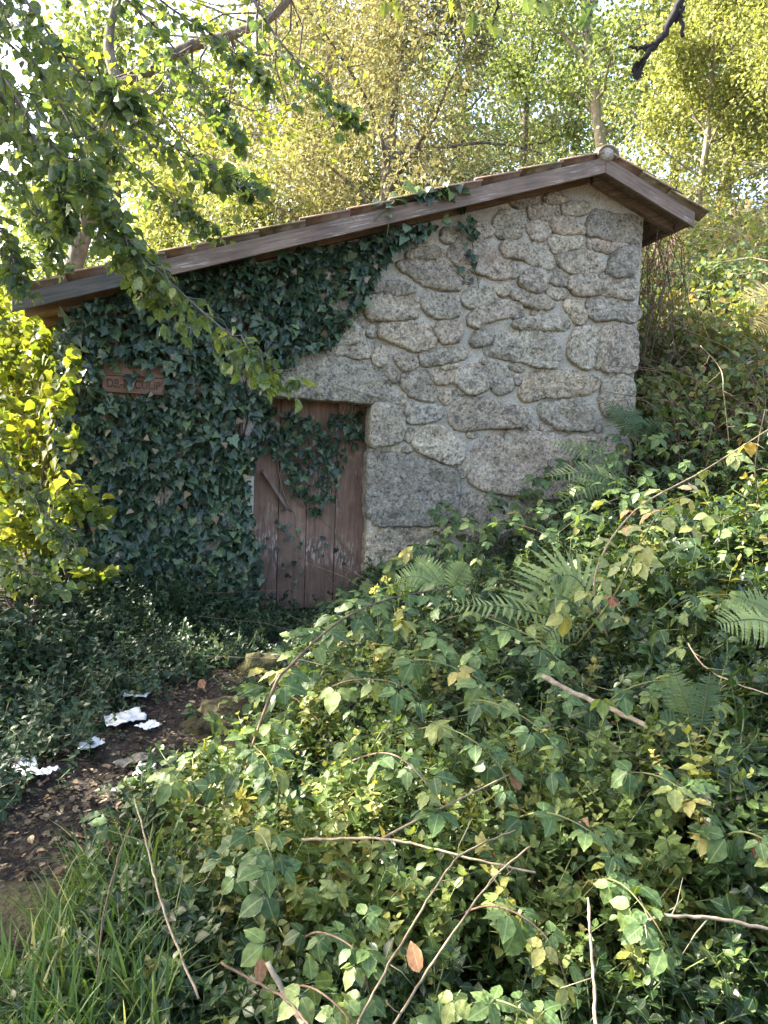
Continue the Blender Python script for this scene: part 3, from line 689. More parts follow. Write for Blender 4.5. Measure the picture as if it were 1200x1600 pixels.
TW, TL, TE = .215, .40, .355                 # tile width, length, exposed length
def tile_tmpl():
    nu, nv = 2, 13; V = []; F = []
    for lay in (0, 1):
        for i in range(nu):
            u = [0, TL][i]
            for j in range(nv):
                v_ = -.012+(TW+.02)*j/(nv-1)
                wv = .026*(1+math.cos(2*math.pi*v_/TW)) + (.002 if i == 0 else .020) - lay*.013
                V.append((u, v_, wv))
    n = nu*nv
    for j in range(nv-1):
        F += [(j, nv+j, nv+j+1, j+1), (n+j, n+j+1, n+nv+j+1, n+nv+j)]
        F += [(nv+j, n+nv+j, n+nv+j+1, nv+j+1), (j, j+1, n+j+1, n+j)]
    F += [(0, n, n+nv, nv), (nv-1, 2*nv-1, n+2*nv-1, n+nv-1)][:0]
    F += [(0, n, n+nv, nv), (nv-1, nv+nv-1, n+2*nv-1, n+nv-1)]
    return V, F
TV, TF = tile_tmpl()
def tile_mesh(mat):
    me = bpy.data.meshes.new('tile'); me.from_pydata(TV, [], TF); me.update(); me.materials.append(mat)
    me.polygons.foreach_set('use_smooth', [True]*len(me.polygons)); return me
tm1, tm2 = tile_mesh(MAT['tile']), tile_mesh(MAT['tile_moss'])
aL, aR = math.atan(SLL), math.atan(SLR)
def tile_matrix(side, row, col):
    y = YB-.055+col*TW
    if side < 0:
        d = Vector((-math.cos(aL), 0, -math.sin(aL))); nrm = Vector((-math.sin(aL), 0, math.cos(aL))); x0 = XA
    else:
        d = Vector((math.cos(aR), 0, -math.sin(aR))); nrm = Vector((math.sin(aR), 0, math.cos(aR))); x0 = XA
    o = Vector((x0, y, ZA+DK+.03))+d*(.03+row*TES[side])+nrm*.002
    v_ = Vector((0, 1, 0))
    Mx = Matrix([[d[i], v_[i], nrm[i], o[i]] for i in range(3)]+[[0, 0, 0, 1]])
    return Mx @ Matrix.Rotation(random.uniform(-.012, .012), 4, 'Z') @ Matrix.Translation((random.uniform(-.012, .012), random.uniform(-.006, .006), random.uniform(0, .004)))
ncol = int((yb1-YB+.1)/TW)
LL, LR = (XA-XEL)/math.cos(aL)-.01, (XER-XA)/math.cos(aR)+.0
rowsL, rowsR = round(LL/TE), max(2, round(LR/TE))
TES = {-1: (LL-(TL-TE))/rowsL, 1: (LR-(TL-TE))/rowsR}
rest = MB()
for side, rows in ((-1, rowsL), (1, rowsR)):
    for r in range(rows-1, -1, -1):
        for c in range(ncol):
            Mx = tile_matrix(side, r, c)
            if c < 10: link('roof_tile', random.choice((tm1, tm2, tm1)) if r > 4 else random.choice((tm1, tm2, tm2)), None, roof, Mx)
            else: rest.add([tuple(Mx @ Vector(p)) for p in TV], TF)
o = rest.build('roof_tiles', MAT['tile_moss'], roof); o['kind'] = 'stuff'
for k in range(int((yb1-YB+.1)/.36)+1):     # ridge tiles
    y0 = YB-.075+k*.36; V = []; F = []; sg = 10
    for yy, rr in ((y0, .10), (y0+.40, .088)):
        for lay in (0, .014):
            for i in range(sg+1):
                a = math.pi*i/sg; V.append((XA+(rr-lay)*math.cos(a), yy, ZA+DK+.035+(rr-lay)*math.sin(a)*.95))
    q = sg+1
    for i in range(sg):
        F += [(i, i+1, 2*q+i+1, 2*q+i), (q+i, 3*q+i, 3*q+i+1, q+i+1), (i, q+i, q+i+1, i+1), (2*q+i, 2*q+i+1, 3*q+i+1, 3*q+i)]
    m = MB(); m.add(V, F); m.build('ridge_tile', MAT['tile_moss'], roof)
m = MB(); V = [(XA, YB-.045, ZA+DK+.045)]; sg = 14
for i in range(sg):
    a = 2*math.pi*i/sg; rr = .075*(1+.15*noise.noise(Vector((i*.9, 3, 1)))); V.append((XA+rr*math.cos(a), YB-.05, ZA+DK+.075+rr*math.sin(a)*.8))
for i in range(sg):
    a = 2*math.pi*i/sg; V.append((XA+.08*math.cos(a), YB+.05, ZA+DK+.07+.075*math.sin(a)))
V[0] = (XA, YB-.075, ZA+DK+.08)
m.add(V, [(0, 1+i, 1+(i+1) % sg) for i in range(sg)]+[(1+i, 1+sg+i, 1+sg+(i+1) % sg, 1+(i+1) % sg) for i in range(sg)])
m.build('ridge_mortar', MAT['mortar'], roof)

# ------------------------------------------------------------------ carved sign
sg0, sg1 = at_y(160, 566, -.13), at_y(257, 617, -.13)
sign = empty('wooden_sign', ((sg0[0]+sg1[0])/2, -.1, (sg0[2]+sg1[2])/2))
tag(sign, 'reddish brown wooden sign with carved letters, half buried in the ivy', 'sign')
rotS = Matrix.Rotation(R(.8), 3, 'Y')
hw, hh = (sg1[0]-sg0[0])/2, (sg0[2]-sg1[2])/2
m = MB(); m.box(-hw, hw, -.035, 0, -hh, .012, rot=rotS, org=tuple(sign.location)); m.build('board', MAT['sign'], sign, smooth=False, bevel=.004, origin=sign.location)
m = MB(); m.box(-hw+.004, hw-.006, -.033, .002, .016, hh+.03, rot=rotS, org=tuple(sign.location)); m.build('board', MAT['sign'], sign, smooth=False, bevel=.004, origin=sign.location)
cu = bpy.data.curves.new('lettering', 'FONT'); cu.body = 'DR-RECULIP'; cu.size = .088; cu.align_x = 'CENTER'; cu.align_y = 'CENTER'; cu.extrude = .0015; cu.offset = .0012
tmp = bpy.data.objects.new('lettering_text', cu); COL.objects.link(tmp)
bpy.context.view_layer.update()
dg = bpy.context.evaluated_depsgraph_get(); me = bpy.data.meshes.new_from_object(tmp.evaluated_get(dg)); bpy.data.objects.remove(tmp)
me.materials.clear(); me.materials.append(MAT['carving']); me.name = 'lettering'
o = link('lettering', me, None, sign); o.matrix_basis = Matrix.Translation((.0, -.0368, -hh*.42)) @ rotS.to_4x4() @ Matrix.Rotation(R(90), 4, 'X') @ Matrix.Diagonal((.83, 1.0, 1, 1))

# ------------------------------------------------------------------ leaf shapes
L_OV = leaf_tmpl([(0, 0), (.12, .16), (.32, .30), (.55, .31), (.78, .19), (1, 0)], .35, .25)
L_OV2 = leaf_tmpl([(0, 0), (.12, .2), (.35, .34), (.6, .30), (.82, .16), (1, 0)], .15, -.1, .15)
L_PERI = leaf_tmpl([(0, 0), (.15, .2), (.42, .32), (.70, .22), (1, 0)], .25, .25)
L_SER = leaf_tmpl([(0, 0), (.07, .18), (.13, .17), (.22, .31), (.27, .28), (.38, .38), (.43, .33), (.54, .36), (.60, .29), (.70, .28), (.75, .21), (.85, .15), (.9, .09), (1, 0)], .28, .22, .06)
L_SER2 = leaf_tmpl([(0, 0), (.07, .2), (.13, .18), (.25, .36), (.31, .32), (.45, .40), (.50, .35), (.64, .33), (.69, .26), (.82, .19), (.87, .11), (1, 0)], .12, .4, .12)
L_BRA = leaf_tmpl([(0, 0), (.08, .16), (.2, .27), (.25, .255), (.36, .33), (.42, .30), (.54, .31), (.6, .27), (.72, .22), (.78, .17), (.9, .08), (1, 0)], .22, .2, .08)
L_BRA2 = leaf_tmpl([(0, 0), (.1, .2), (.25, .31), (.45, .36), (.52, .33), (.66, .29), (.72, .24), (.86, .12), (1, 0)], .1, .35, .1)
L_HAZ = leaf_tmpl([(0, 0), (.05, .2), (.13, .30), (.2, .33), (.3, .42), (.36, .38), (.5, .44), (.56, .38), (.68, .36), (.74, .27), (.84, .18), (.9, .07), (1, 0)], .22, .35, .1)
L_HAZ2 = leaf_tmpl([(0, 0), (.06, .24), (.2, .38), (.34, .42), (.52, .42), (.7, .33), (.84, .17), (.9, .07), (1, 0)], .5, .2, .12)
L_IVY = fan_tmpl([(0, .0), (.14, -.13), (.34, -.10), (.56, .14), (.40, .27), (.36, .42), (.28, .56), (.15, .8), (0, 1)], (0, .25), .22, .25)
L_IVY2 = fan_tmpl([(0, .0), (.2, -.10), (.45, .0), (.50, .18), (.38, .36), (.22, .62), (0, .92)], (0, .25), .05, .35)
L_IVY3 = fan_tmpl([(0, .0), (.16, -.16), (.42, -.14), (.66, .06), (.44, .22), (.50, .44), (.26, .55), (.14, .82), (0, 1.05)], (0, .25), .3, .1)
L_OAK = fan_tmpl([(0, 0), (.08, .1), (.18, .16), (.12, .24), (.30, .34), (.18, .42), (.36, .56), (.2, .62), (.28, .78), (.12, .82), (0, 1)], (0, .5), .25, .15)
L_DIA = (np.array([(0, 0, 0), (.36, .45, .1), (0, 1, -.1), (-.36, .45, .1)], float), np.array([(0, 1, 2), (0, 2, 3)]), np.array([(0, 0), (.36, .45), (0, 1), (-.36, .45)], float))
L_NAR = (np.array([(0, 0, 0), (.23, .45, .05), (0, 1, -.12), (-.23, .45, .05)], float), np.array([(0, 1, 2), (0, 2, 3)]), np.array([(0, 0), (.23, .45), (0, 1), (-.23, .45)], float))
def rotz(a): c, s = math.cos(a), math.sin(a); return np.array([[c, -s, 0], [s, c, 0], [0, 0, 1.]])
def rotx(a): c, s = math.cos(a), math.sin(a); return np.array([[1., 0, 0], [0, c, -s], [0, s, c]])
def stem_t(pts, r=.004, u=0.3):
    """thin 3-sided stem as a template"""
    P = np.asarray(pts, float); V = []; F = []
    for p in P:
        for k in range(3): V.append(p+r*np.array([math.cos(k*2.1), math.sin(k*2.1), 0 if abs(P[-1][2]-P[0][2]) > .02 else math.sin(k*2.1)]))
    for i in range(len(P)-1):
        for k in range(3):
            a, b, c, d = i*3+k, i*3+(k+1) % 3, (i+1)*3+(k+1) % 3, (i+1)*3+k; F += [(a, b, c), (a, c, d)]
    return np.array(V), np.array(F), np.c_[np.full(len(V), .0), np.full(len(V), .5)]
I3 = np.eye(3)
def trifol(lt, n=3, droop=.25, seed=0):
    r = random.Random(seed); it = []
    L = .55
    it.append((stem_t([(0, 0, 0), (0, L*.5, .05), (0, L, .04)], .012), I3, (0, 0, 0), 1))
    it.append((lt, rotz(r.uniform(-.15, .15)) @ rotx(-droop*r.uniform(.3, 1.5)), (0, L, .04), 1.0))
    for s in (-1, 1):
        it.append((lt, rotz(s*r.uniform(1.2, 1.6)) @ rotx(-droop*r.uniform(.2, 1.6)), (-s*.07, L*.86, .04), r.uniform(.78, .92)))
        if n == 5: it.append((lt, rotz(s*r.uniform(1.9, 2.3)) @ rotx(-droop*r.uniform(.2, 1.6)), (0, L*.8, .04), r.uniform(.6, .72)))
    v, f, u = tmpl_join(it); return v*.55, f, u
BR = [trifol(L_BRA, 3, .25, 1), trifol(L_BRA2, 3, .5, 2), trifol(L_BRA, 5, .3, 3), trifol(L_BRA2, 3, .15, 4)]
def sprig(npair, lt, seed, L=1.0, spread=.9, size=.30, opposite=True, bend=.25):
    """an upright shoot with leaf pairs; height about L"""
    r = random.Random(seed); it = []; ax = []
    for k in range(npair+1):
        t = (k+.3)/npair; ax.append((bend*t*t, .06*math.sin(t*5+seed), L*t*(1-.15*t)))
    it.append((stem_t([(0, 0, 0)]+ax[::2]+[ax[-1]], .012), I3, (0, 0, 0), 1))
    for k, p in enumerate(ax):
        a0 = r.uniform(0, 6.28) if not opposite else k*1.57+r.uniform(-.4, .4)
        t = k/npair; s = size*(1.0-.45*t)*r.uniform(.85, 1.15)
        for q in (0, 1):
            a = a0+q*math.pi+r.uniform(-.3, .3); el = r.uniform(-.25, .35)+.55*t
            d = np.array([math.cos(a)*math.cos(el), math.sin(a)*math.cos(el), math.sin(el)])
            nrm = np.array([-math.cos(a)*math.sin(el), -math.sin(a)*math.sin(el), math.cos(el)])+np.array([r.uniform(-.35, .35), r.uniform(-.35, .35), 0])
            it.append((lt, frame(nrm, d), p, s))
    return tmpl_join(it)
PERI = [sprig(5, L_PERI, 1), sprig(4, L_PERI, 2, bend=.5), sprig(6, L_PERI, 3, bend=-.1)]
MINT = [sprig(4, L_OV, 11, size=.36), sprig(5, L_OV2, 12, size=.34, bend=.45)]

# ------------------------------------------------------------------ trees behind the hut
def leaf_cloud(pts, dirs, n, spread, size, droop=.3):
    """n leaves near each twig point"""
    m = len(pts)*n
    P = np.repeat(pts, n, axis=0)+rng.normal(size=(m, 3))*spread
    tip = np.repeat(dirs, n, axis=0)*.5+rnd_dirs(m)*.9; tip[:, 2] -= droop
    nr = rnd_dirs(m, .55)
    return frame(nr, tip), P, size*rng.uniform(.6, 1.3, m)
def make_tree(name, base, height, label, group, leafmat, barkmat, lt, leaf_size, n_limbs=16, limb_len=2.2, start=.3, twigs=8, per=22, spread=.16, trunk_r=.12, lean=(0, 0), seed=1, up=.45, droop=.3, bare=0.0, cat='tree', top_taper=.45):
    r = np.random.default_rng(seed); x, y = base; z = T1(x, y)-.15
    root = empty(name, (x, y, z)); tag(root, label, cat, group)
    m = MB(); t = np.linspace(0, 1, 9)
    tp = np.stack([lean[0]*t+.12*height/6*np.sin(t*5+seed), lean[1]*t+.12*height/6*np.cos(t*4+seed), height*t], 1); tp -= tp[0]
    m.tube(tp, trunk_r*(1-.85*t)+.012, 8)
    tw_p, tw_d = [], []
    for i in range(n_limbs):
        f = start+(1-start)*((i+r.random()*.8)/n_limbs); p = np.array([np.interp(f, t, tp[:, k]) for k in range(3)])
        az = i*2.4+r.uniform(-.5, .5); el = up+r.uniform(-.35, .35)+.4*f
        L = limb_len*(1-top_taper*f)*r.uniform(.7, 1.25)
        d = np.array([math.cos(az)*math.cos(el), math.sin(az)*math.cos(el), math.sin(el)])
        pts = [p]
        for k in range(5):
            d = d+r.normal(size=3)*.16; d[2] -= .05*k*droop; d /= np.linalg.norm(d); pts.append(pts[-1]+d*L/5)
        pts = np.array(pts); r0 = trunk_r*(1-.8*f)*.5
        m.tube(pts, np.linspace(r0, .008, 6), 5, cap=False)
        if r.random() < bare: continue
        for k in range(twigs):
            g = .25+.75*(k+r.random())/twigs; q = np.array([np.interp(g*5, np.arange(6), pts[:, c]) for c in range(3)])
            dd = rnd_dirs(1)[0]*.9+d*.5; dd[2] += .15; dd /= np.linalg.norm(dd); l2 = L*.32*r.uniform(.6, 1.3)
            e = q+dd*l2+np.array([0, 0, -droop*.3*l2]); mid = (q+e)/2+np.array([0, 0, .1*l2])
            m.tube([q, mid, e], [.010, .006, .003], 3, cap=False)
            for s_ in (.35, .7, 1.0): tw_p.append(q+(e-q)*s_); tw_d.append(dd)
    m.v = [(a[0]+x, a[1]+y, a[2]+z) for a in m.v]
    m.build('trunk', barkmat, root, origin=(x, y, z))
    fr, P, sc = leaf_cloud(np.array(tw_p), np.array(tw_d), int(per*3.2), spread*.95, leaf_size*.85, droop)
    scatter('crown', [(lt, fr, P, sc)], leafmat, root)
    return root
def px_at(px, y): return (float(at_y(px, 700, y)[0]), y)

GB = 'trees behind the hut'
make_tree('olive_tree', px_at(610, 6.6), 8.6, 'dense olive-brown tree rising behind the middle of the roof', GB, MAT['olive'], MAT['bark'], L_NAR, .105, n_limbs=34, limb_len=3.0, start=.1, twigs=10, per=15, spread=.2, trunk_r=.16, seed=3, droop=.6)
make_tree('olive_tree', px_at(430, 9.5), 9.5, 'olive-brown leaning tree behind the roof, left of the densest one', GB, MAT['olive'], MAT['bark'], L_NAR, .11, n_limbs=28, limb_len=2.8, start=.15, twigs=8, per=12, spread=.24, trunk_r=.15, lean=(.8, 0), seed=5, droop=.5)
make_tree('limbed_tree', px_at(935, 12), 9.5, 'green tree with pale forking limbs behind the roof ridge', GB, MAT['green'], MAT['pale_bark'], L_DIA, .13, n_limbs=20, limb_len=3.0, start=.28, twigs=8, per=10, spread=.24, trunk_r=.17, lean=(-1.2, 0), seed=8)
make_tree('limbed_tree', px_at(810, 15), 8.5, 'green tree seen through the gap left of the roof ridge', GB, MAT['green'], MAT['bark'], L_DIA, .14, n_limbs=18, limb_len=2.5, start=.15, twigs=7, per=10, spread=.26, trunk_r=.15, seed=9)
make_tree('yellow_tree', px_at(1060, 9.0), 5.6, 'yellow-green sapling sunlit just right of the roof ridge', GB, MAT['yellow'], MAT['pale_bark'], L_DIA, .10, n_limbs=26, limb_len=2.1, start=.1, twigs=8, per=13, spread=.2, trunk_r=.08, seed=12)
make_tree('yellow_tree', px_at(1190, 7.5), 5.6, 'yellow-green sapling at the right edge above the hillside', GB, MAT['yellow'], MAT['pale_bark'], L_DIA, .10, n_limbs=22, limb_len=1.9, start=.15, twigs=7, per=10, spread=.22, trunk_r=.08, seed=14, lean=(-.3, 0))
make_tree('yellow_tree', px_at(1290, 10.5), 8.0, 'tall yellow-green tree at the far right of the hillside', GB, MAT['yellow'], MAT['bark'], L_DIA, .12, n_limbs=24, limb_len=2.6, start=.1, twigs=7, per=11, spread=.25, trunk_r=.14, seed=15, lean=(-.8, 0))
make_tree('yellow_shrub', px_at(370, 7.2), 3.6, 'sunlit yellow-green shrub just above the left half of the roof', GB, MAT['yellow'], MAT['bark'], L_NAR, .11, n_limbs=24, limb_len=1.8, start=.1, twigs=7, per=11, spread=.2, trunk_r=.06, seed=17, cat='shrub')
make_tree('yellow_shrub', px_at(520, 8.6), 4.0, 'yellow-green shrub between the two olive-brown trees above the roof', GB, MAT['yellow'], MAT['bark'], L_NAR, .12, n_limbs=22, limb_len=1.9, start=.1, twigs=7, per=10, spread=.22, trunk_r=.06, seed=18, cat='shrub')
make_tree('yellow_shrub', px_at(250, 9.0), 4.2, 'yellow-green shrub farthest left above the low end of the roof', GB, MAT['yellow'], MAT['bark'], L_DIA, .11, n_limbs=18, limb_len=1.6, start=.1, twigs=7, per=9, spread=.22, trunk_r=.06, seed=19, cat='shrub')
FAR = [(160, 15, 8.5, 'green', 'green tree between the hazel branches and the low roof end'), (450, 17, 10, 'olive', 'tall olive tree behind the leaning one'), (1100, 14, 9, 'yellow', 'tall yellow-green tree behind the roof ridge saplings'), (330, 24, 10, 'green', 'far green tree high behind the left half of the roof'), (560, 26, 9.5, 'green', 'far green tree hidden behind the olive-brown trees'), (700, 22, 10, 'green', 'far green tree in the gap beside the dense olive-brown tree'), (870, 24, 8.5, 'green', 'far green tree behind the pale forking limbs'), (1020, 20, 9, 'yellow', 'far yellow-green tree behind the sunlit saplings'), (1180, 18, 8, 'yellow', 'far yellow-green tree high at the right edge'), (60, 30, 7, 'green', 'far hazy tree low at the left edge beyond the eaves')]
for i, (px, y, h, mt, lab) in enumerate(FAR):
    make_tree('distant_tree', px_at(px, y), h, lab, GB, MAT[mt], MAT['bark'], L_DIA, .22, n_limbs=20, limb_len=3.4, start=.15, twigs=7, per=7, spread=.35, trunk_r=.2, seed=30+i)

# ------------------------------------------------------------------ ivy on the wall and door
def in_poly(x, y, poly):
    P = np.asarray(poly, float); n = len(P); ins = np.zeros(np.shape(x), bool); j = n-1
    for i in range(n):
        c = ((P[i, 1] > y) != (P[j, 1] > y)) & (x < (P[j, 0]-P[i, 0])*(y-P[i, 1])/(P[j, 1]-P[i, 1]+1e-12)+P[i, 0]); ins ^= c; j = i
    return ins
def wpoly(pts, y=0.0): return np.array([at_y(a, b, y)[[0, 2]] for a, b in pts])
IVY_WALL = wpoly([(96,530),(100,490),(285,432),(520,385),(690,352),(665,370),(640,385),(610,400),(585,430),(560,488),(510,548),(470,556),(430,590),(414,625),(404,700),(388,760),(398,830),(408,890),(400,960),(300,980),(118,960),(118,800),(98,700)])
IVY_DOOR = wpoly([(395,632),(470,640),(500,650),(575,640),(574,688),(545,706),(532,740),(520,776),(492,804),(470,790),(448,752),(425,712),(398,706)], .2)
SIGN = (float(sg0[0])+.01, float(sg1[0])-.01, float(sg1[2])-.02, float(sg0[2])+.0)
def ivy_points(poly, n):
    lo, hi = poly.min(0), poly.max(0); out = []
    while len(out) < n:
        q = lo+(hi-lo)*rng.random((n*2, 2)); q = q[in_poly(q[:, 0], q[:, 1], poly)]; out += list(q)
    return np.array(out[:n])
def edge_gap(q):        # thin the cover here and there so that wall shows
    return np.array([noise.noise(Vector((a*2.6, 7, b*2.6))) for a, b in q])
ivy = empty('ivy', (-.4, -.05, 0)); tag(ivy, 'dark green ivy climbing over the left wall, the door and the sign', 'ivy')
q1 = ivy_points(IVY_WALL, 6600); q1 = q1[(edge_gap(q1) > -.36) | (q1[:, 0] < -.5)]
q2 = ivy_points(IVY_DOOR, 360); q2 = q2[edge_gap(q2) > -.3]
q1x = q1[:, 0]; keep = ~((q1x > SIGN[0]) & (q1x < SIGN[1]) & (q1[:, 1] > SIGN[2]) & (q1[:, 1] < SIGN[3]) & (rng.random(len(q1)) > .04)); q1 = q1[keep]
def ivy_frames(q, y0, thick):
    n = len(q)
    bul = np.array([.5+.5*noise.noise(Vector((a*1.7, 3, b*1.7))) for a, b in q])
    y = y0-.02-thick*bul*rng.random(n)**.6
    P = np.c_[q[:, 0], y, q[:, 1]]
    nr = np.c_[rng.normal(0, .55, n), -np.ones(n)*.85, rng.normal(.42, .5, n)]
    tip = np.c_[rng.normal(0, .75, n), rng.normal(-.3, .3, n), -np.ones(n)]
    return frame(nr, tip), P
f1, P1 = ivy_frames(q1, 0.0, .30); f2, P2 = ivy_frames(q2, .22, .10)
fr = np.concatenate([f1, f2]); PP = np.vstack([P1, P2]); sz = np.concatenate([rng.uniform(.04, .09, len(P1)), rng.uniform(.04, .075, len(P2))])
front = np.r_[-P1[:, 1], -P2[:, 1]+.25]+sz*2.5+rng.random(len(PP))*.12
order = np.argsort(-front); ind, oth = order[:300], order[300:]
ivm = [tmpl_mesh('ivy_leaf', tm, MAT['ivy']) for tm in (L_IVY, L_IVY2, L_IVY3)]
il = np.array(ivy.location)
for k in ind: link('leaf', ivm[k % 3], None, ivy, mat4(fr[k], PP[k]-il, sz[k]))
o = scatter('leaves', [(tm, fr[oth[i::3]], PP[oth[i::3]], sz[oth[i::3]]) for i, tm in enumerate((L_IVY, L_IVY2, L_IVY3))], MAT['ivy'], ivy, org=il); o['kind'] = 'stuff'
n = 90; qd = ivy_points(IVY_WALL, n); fd, Pd = ivy_frames(qd, -.10, .22)
o = scatter('dead_leaves', [(L_IVY2, fd, Pd, rng.uniform(.035, .07, n))], MAT['dead'], ivy, org=il); o['kind'] = 'stuff'
n = 900; yy = rng.random(n)**1.3*2.6-.12; zz = rng.uniform(.0, 2.0, n)
o = scatter('leaves', [(L_IVY, frame(np.c_[-np.ones(n), rng.normal(-.1, .4, n), rng.normal(.3, .35, n)], np.c_[rng.normal(-.2, .3, n), rng.normal(0, .5, n), -np.ones(n)]), np.c_[XL-.02-.16*rng.random(n), yy, zz], rng.uniform(.06, .12, n))], MAT['ivy_sun_paint'], ivy, org=il); o['kind'] = 'stuff'
# woody ivy stems, and the bare strands over the door
rs = random.Random(4); m = MB()
for k in range(26):
    x = rs.uniform(-1.0, .3); z = 0.0; pts = []
    while z < 2.5 and z < zroof(x)-.15:
        pts.append((x, -.02-rs.random()*.04, z)); z += .18; x += rs.uniform(-.07, .09)
        if DX0-.05 < x < DX1 and z < 1.8: x = DX0-.06
    if len(pts) > 3: m.tube(smooth_line(pts, 3), rs.uniform(.004, .011), 4)
m.build('stem', MAT['brown_stem'], ivy, origin=il)
for pts, r in (([(440,745),(462,782),(498,808),(528,838),(540,860),(542,885),(553,905),(556,915)], .0035), ([(445,790),(458,800),(463,830),(470,860),(462,890),(455,925)], .004), ([(434,840),(425,870),(418,900),(414,930)], .003), ([(430,700),(440,760),(455,800)], .005), ([(500,690),(470,745),(445,790)], .005)):
    m = MB(); m.tube(smooth_line([at_y(a, b, DY-.025) for a, b in pts], 5), r, 4); m.build('stem', MAT['dry_stem'], ivy, origin=il)
# small leaves on the lower door
q = np.array([at_y(a+rng.normal(0, 9), b+rng.normal(0, 12), .22) for a, b in [(440,820),(446,833),(470,840),(452,855),(440,880),(455,900),(430,930),(420,860),(500,850),(520,865),(436,945),(450,940)]*4])
n = len(q); o = scatter('leaves', [(L_IVY2, frame(np.c_[rng.normal(0, .4, n), -np.ones(n), rng.normal(.3, .3, n)], np.c_[rng.normal(0, .5, n), rng.normal(-.2, .2, n), -np.ones(n)]), q, rng.uniform(.025, .055, n))], MAT['ivy'], ivy, org=il); o['kind'] = 'stuff'
# ivy trailer on the roof edge
tr = empty('ivy_trailer', tuple(at_y(660, 310, YB))); tag(tr, 'ivy trailer creeping over the roof edge above the barge board', 'ivy')
tl = np.array(tr.location)
pth = smooth_line([at_y(a, b, YB-.05) for a, b in [(585,345),(612,318),(640,304),(672,300),(700,294),(722,300)]], 6)
m = MB(); m.tube(pth, .004, 4); m.tube(smooth_line([at_y(a, b, YB-.05) for a, b in [(610,320),(608,345),(604,372)]], 5), .003, 4); m.build('stem', MAT['green_stem'], tr, origin=tl)
im2 = [tmpl_mesh('ivy_leaf', tm, MAT['bramble']) for tm in (L_IVY, L_IVY3)]
for k in range(34):
    p = pth[rng.integers(4, len(pth))]+rng.normal(0, .035, 3)*np.array([1, .4, 1]); p[1] = min(p[1], YB-.045)
    link('leaf', (ivm+im2)[k % 5], None, tr, mat4(frame((rng.normal(0, .4), -.8, rng.uniform(.2, .9)), (rng.normal(0, .8), -.3, rng.normal(-.3, .5))), p-tl, rng.uniform(.05, .095)))
# strand hanging down the upper wall
st = empty('ivy_strand', tuple(at_y(738, 330, -.05))); tag(st, 'thin ivy strand hanging down the bare stones below the barge board', 'ivy')
s0 = np.array(st.location); pth = smooth_line([at_y(a, b, -.075) for a, b in [(735,335),(733,360),(739,385),(738,410),(745,432),(748,450)]], 6)
m = MB(); m.tube(pth, .0035, 4); m.build('stem', MAT['green_stem'], st, origin=s0)
for k in range(26):
    p = pth[min(len(pth)-1, int(abs(rng.normal(0, .45))*len(pth)))]+rng.normal(0, .04, 3)*np.array([1.3, .3, 1]); p[1] = -.07-rng.random()*.05
    link('leaf', ivm[k % 3], None, st, mat4(frame((rng.normal(0, .4), -.8, .4), (rng.normal(0, .5), -.3, -1)), p-s0, rng.uniform(.04, .085)))

# ------------------------------------------------------------------ sunlit growth beyond the left corner
def bush(name, label, cat, group, boxes, n, lt, size, mat, stemmat, nst=14, up=.5, indiv=0, indiv_names='leaf'):
    """boxes: list of (centre, radii) ellipsoids"""
    c0 = boxes[0][0]; z0 = T1(c0[0], c0[1])
    root = empty(name, (c0[0], c0[1], z0)); tag(root, label, cat, group)
    m = MB(); rl = np.array(root.location); Ps = []
    wts = np.array([r[0]*r[1]*r[2] for _, r in boxes]) ** .75; wts /= wts.sum()
    for (c, r), w_ in zip(boxes, wts):
        k = max(6, int(n*w_)); ns = max(2, int(nst*w_)+1)
        tips = np.array(c)+rnd_dirs(ns)*rng.random((ns, 1))**.4*np.array(r)
        for tp in tips:
            b = rl+np.array([rng.normal(0, .15), rng.normal(0, .15), -.05]); mid = b*.45+tp*.55+np.array([0, 0, .25])
            m.tube(smooth_line([b, mid, tp], 5), np.linspace(.012, .003, 11), 4, cap=False)
        cl = np.array(c)+rnd_dirs(max(4, k//14))*rng.random((max(4, k//14), 1))**.4*np.array(r)
        P = cl[rng.integers(0, len(cl), k)]+rng.normal(0, 1, (k, 3))*np.array(r)*.13
        Ps.append(P)
    m.build('stem', stemmat, root, origin=rl)
    P = np.vstack(Ps); P = P[P[:, 2] > terr(P[:, 0], P[:, 1])+.02]; k = len(P)
    tip = rnd_dirs(k); tip[:, 2] -= .4
    lts = lt if isinstance(lt, list) else [lt]; F = frame(rnd_dirs(k, up), tip); s = size*rng.uniform(.6, 1.3, k)
    dist = np.linalg.norm(P-CAM, axis=1); od = np.argsort(dist-s*6); a, b = od[:indiv], od[indiv:]
    if indiv:
        ms = [tmpl_mesh('leaf', t_, mat) for t_ in lts]
        for j in a: link('leaf', ms[j % len(ms)], None, root, mat4(F[j], P[j]-rl, s[j]))
    o = scatter('leaves' if cat != 'tree' else 'crown', [(t_, F[b[i::len(lts)]], P[b[i::len(lts)]], s[b[i::len(lts)]]) for i, t_ in enumerate(lts)], mat, root, org=rl)
    o['kind'] = 'stuff'
    return root
P_ = lambda px, py, y: tuple(at_y(px, py, y))
bush('hazel_bush', 'brightly sunlit yellow-green bush beside the left corner of the hut', 'bush', None,
     [(P_(60, 640, 1.2), (.75, .8, .9)), (P_(20, 780, .8), (.6, .7, .7)), (P_(70, 840, .3), (.5, .5, .45)), (P_(110, 890, -.1), (.35, .3, .22)), (P_(-20, 560, 2.0), (.8, .8, .9)), (P_(95, 570, .9), (.35, .5, .6)), (P_(115, 720, .6), (.28, .4, .6)), (P_(105, 610, -.25), (.16, .2, .5)), (P_(118, 770, -.3), (.2, .2, .45)), (P_(140, 900, -.4), (.25, .2, .14))], 4300, [L_HAZ2, L_OV2], .10, MAT['sunleaf'], MAT['brown_stem'], indiv=250)
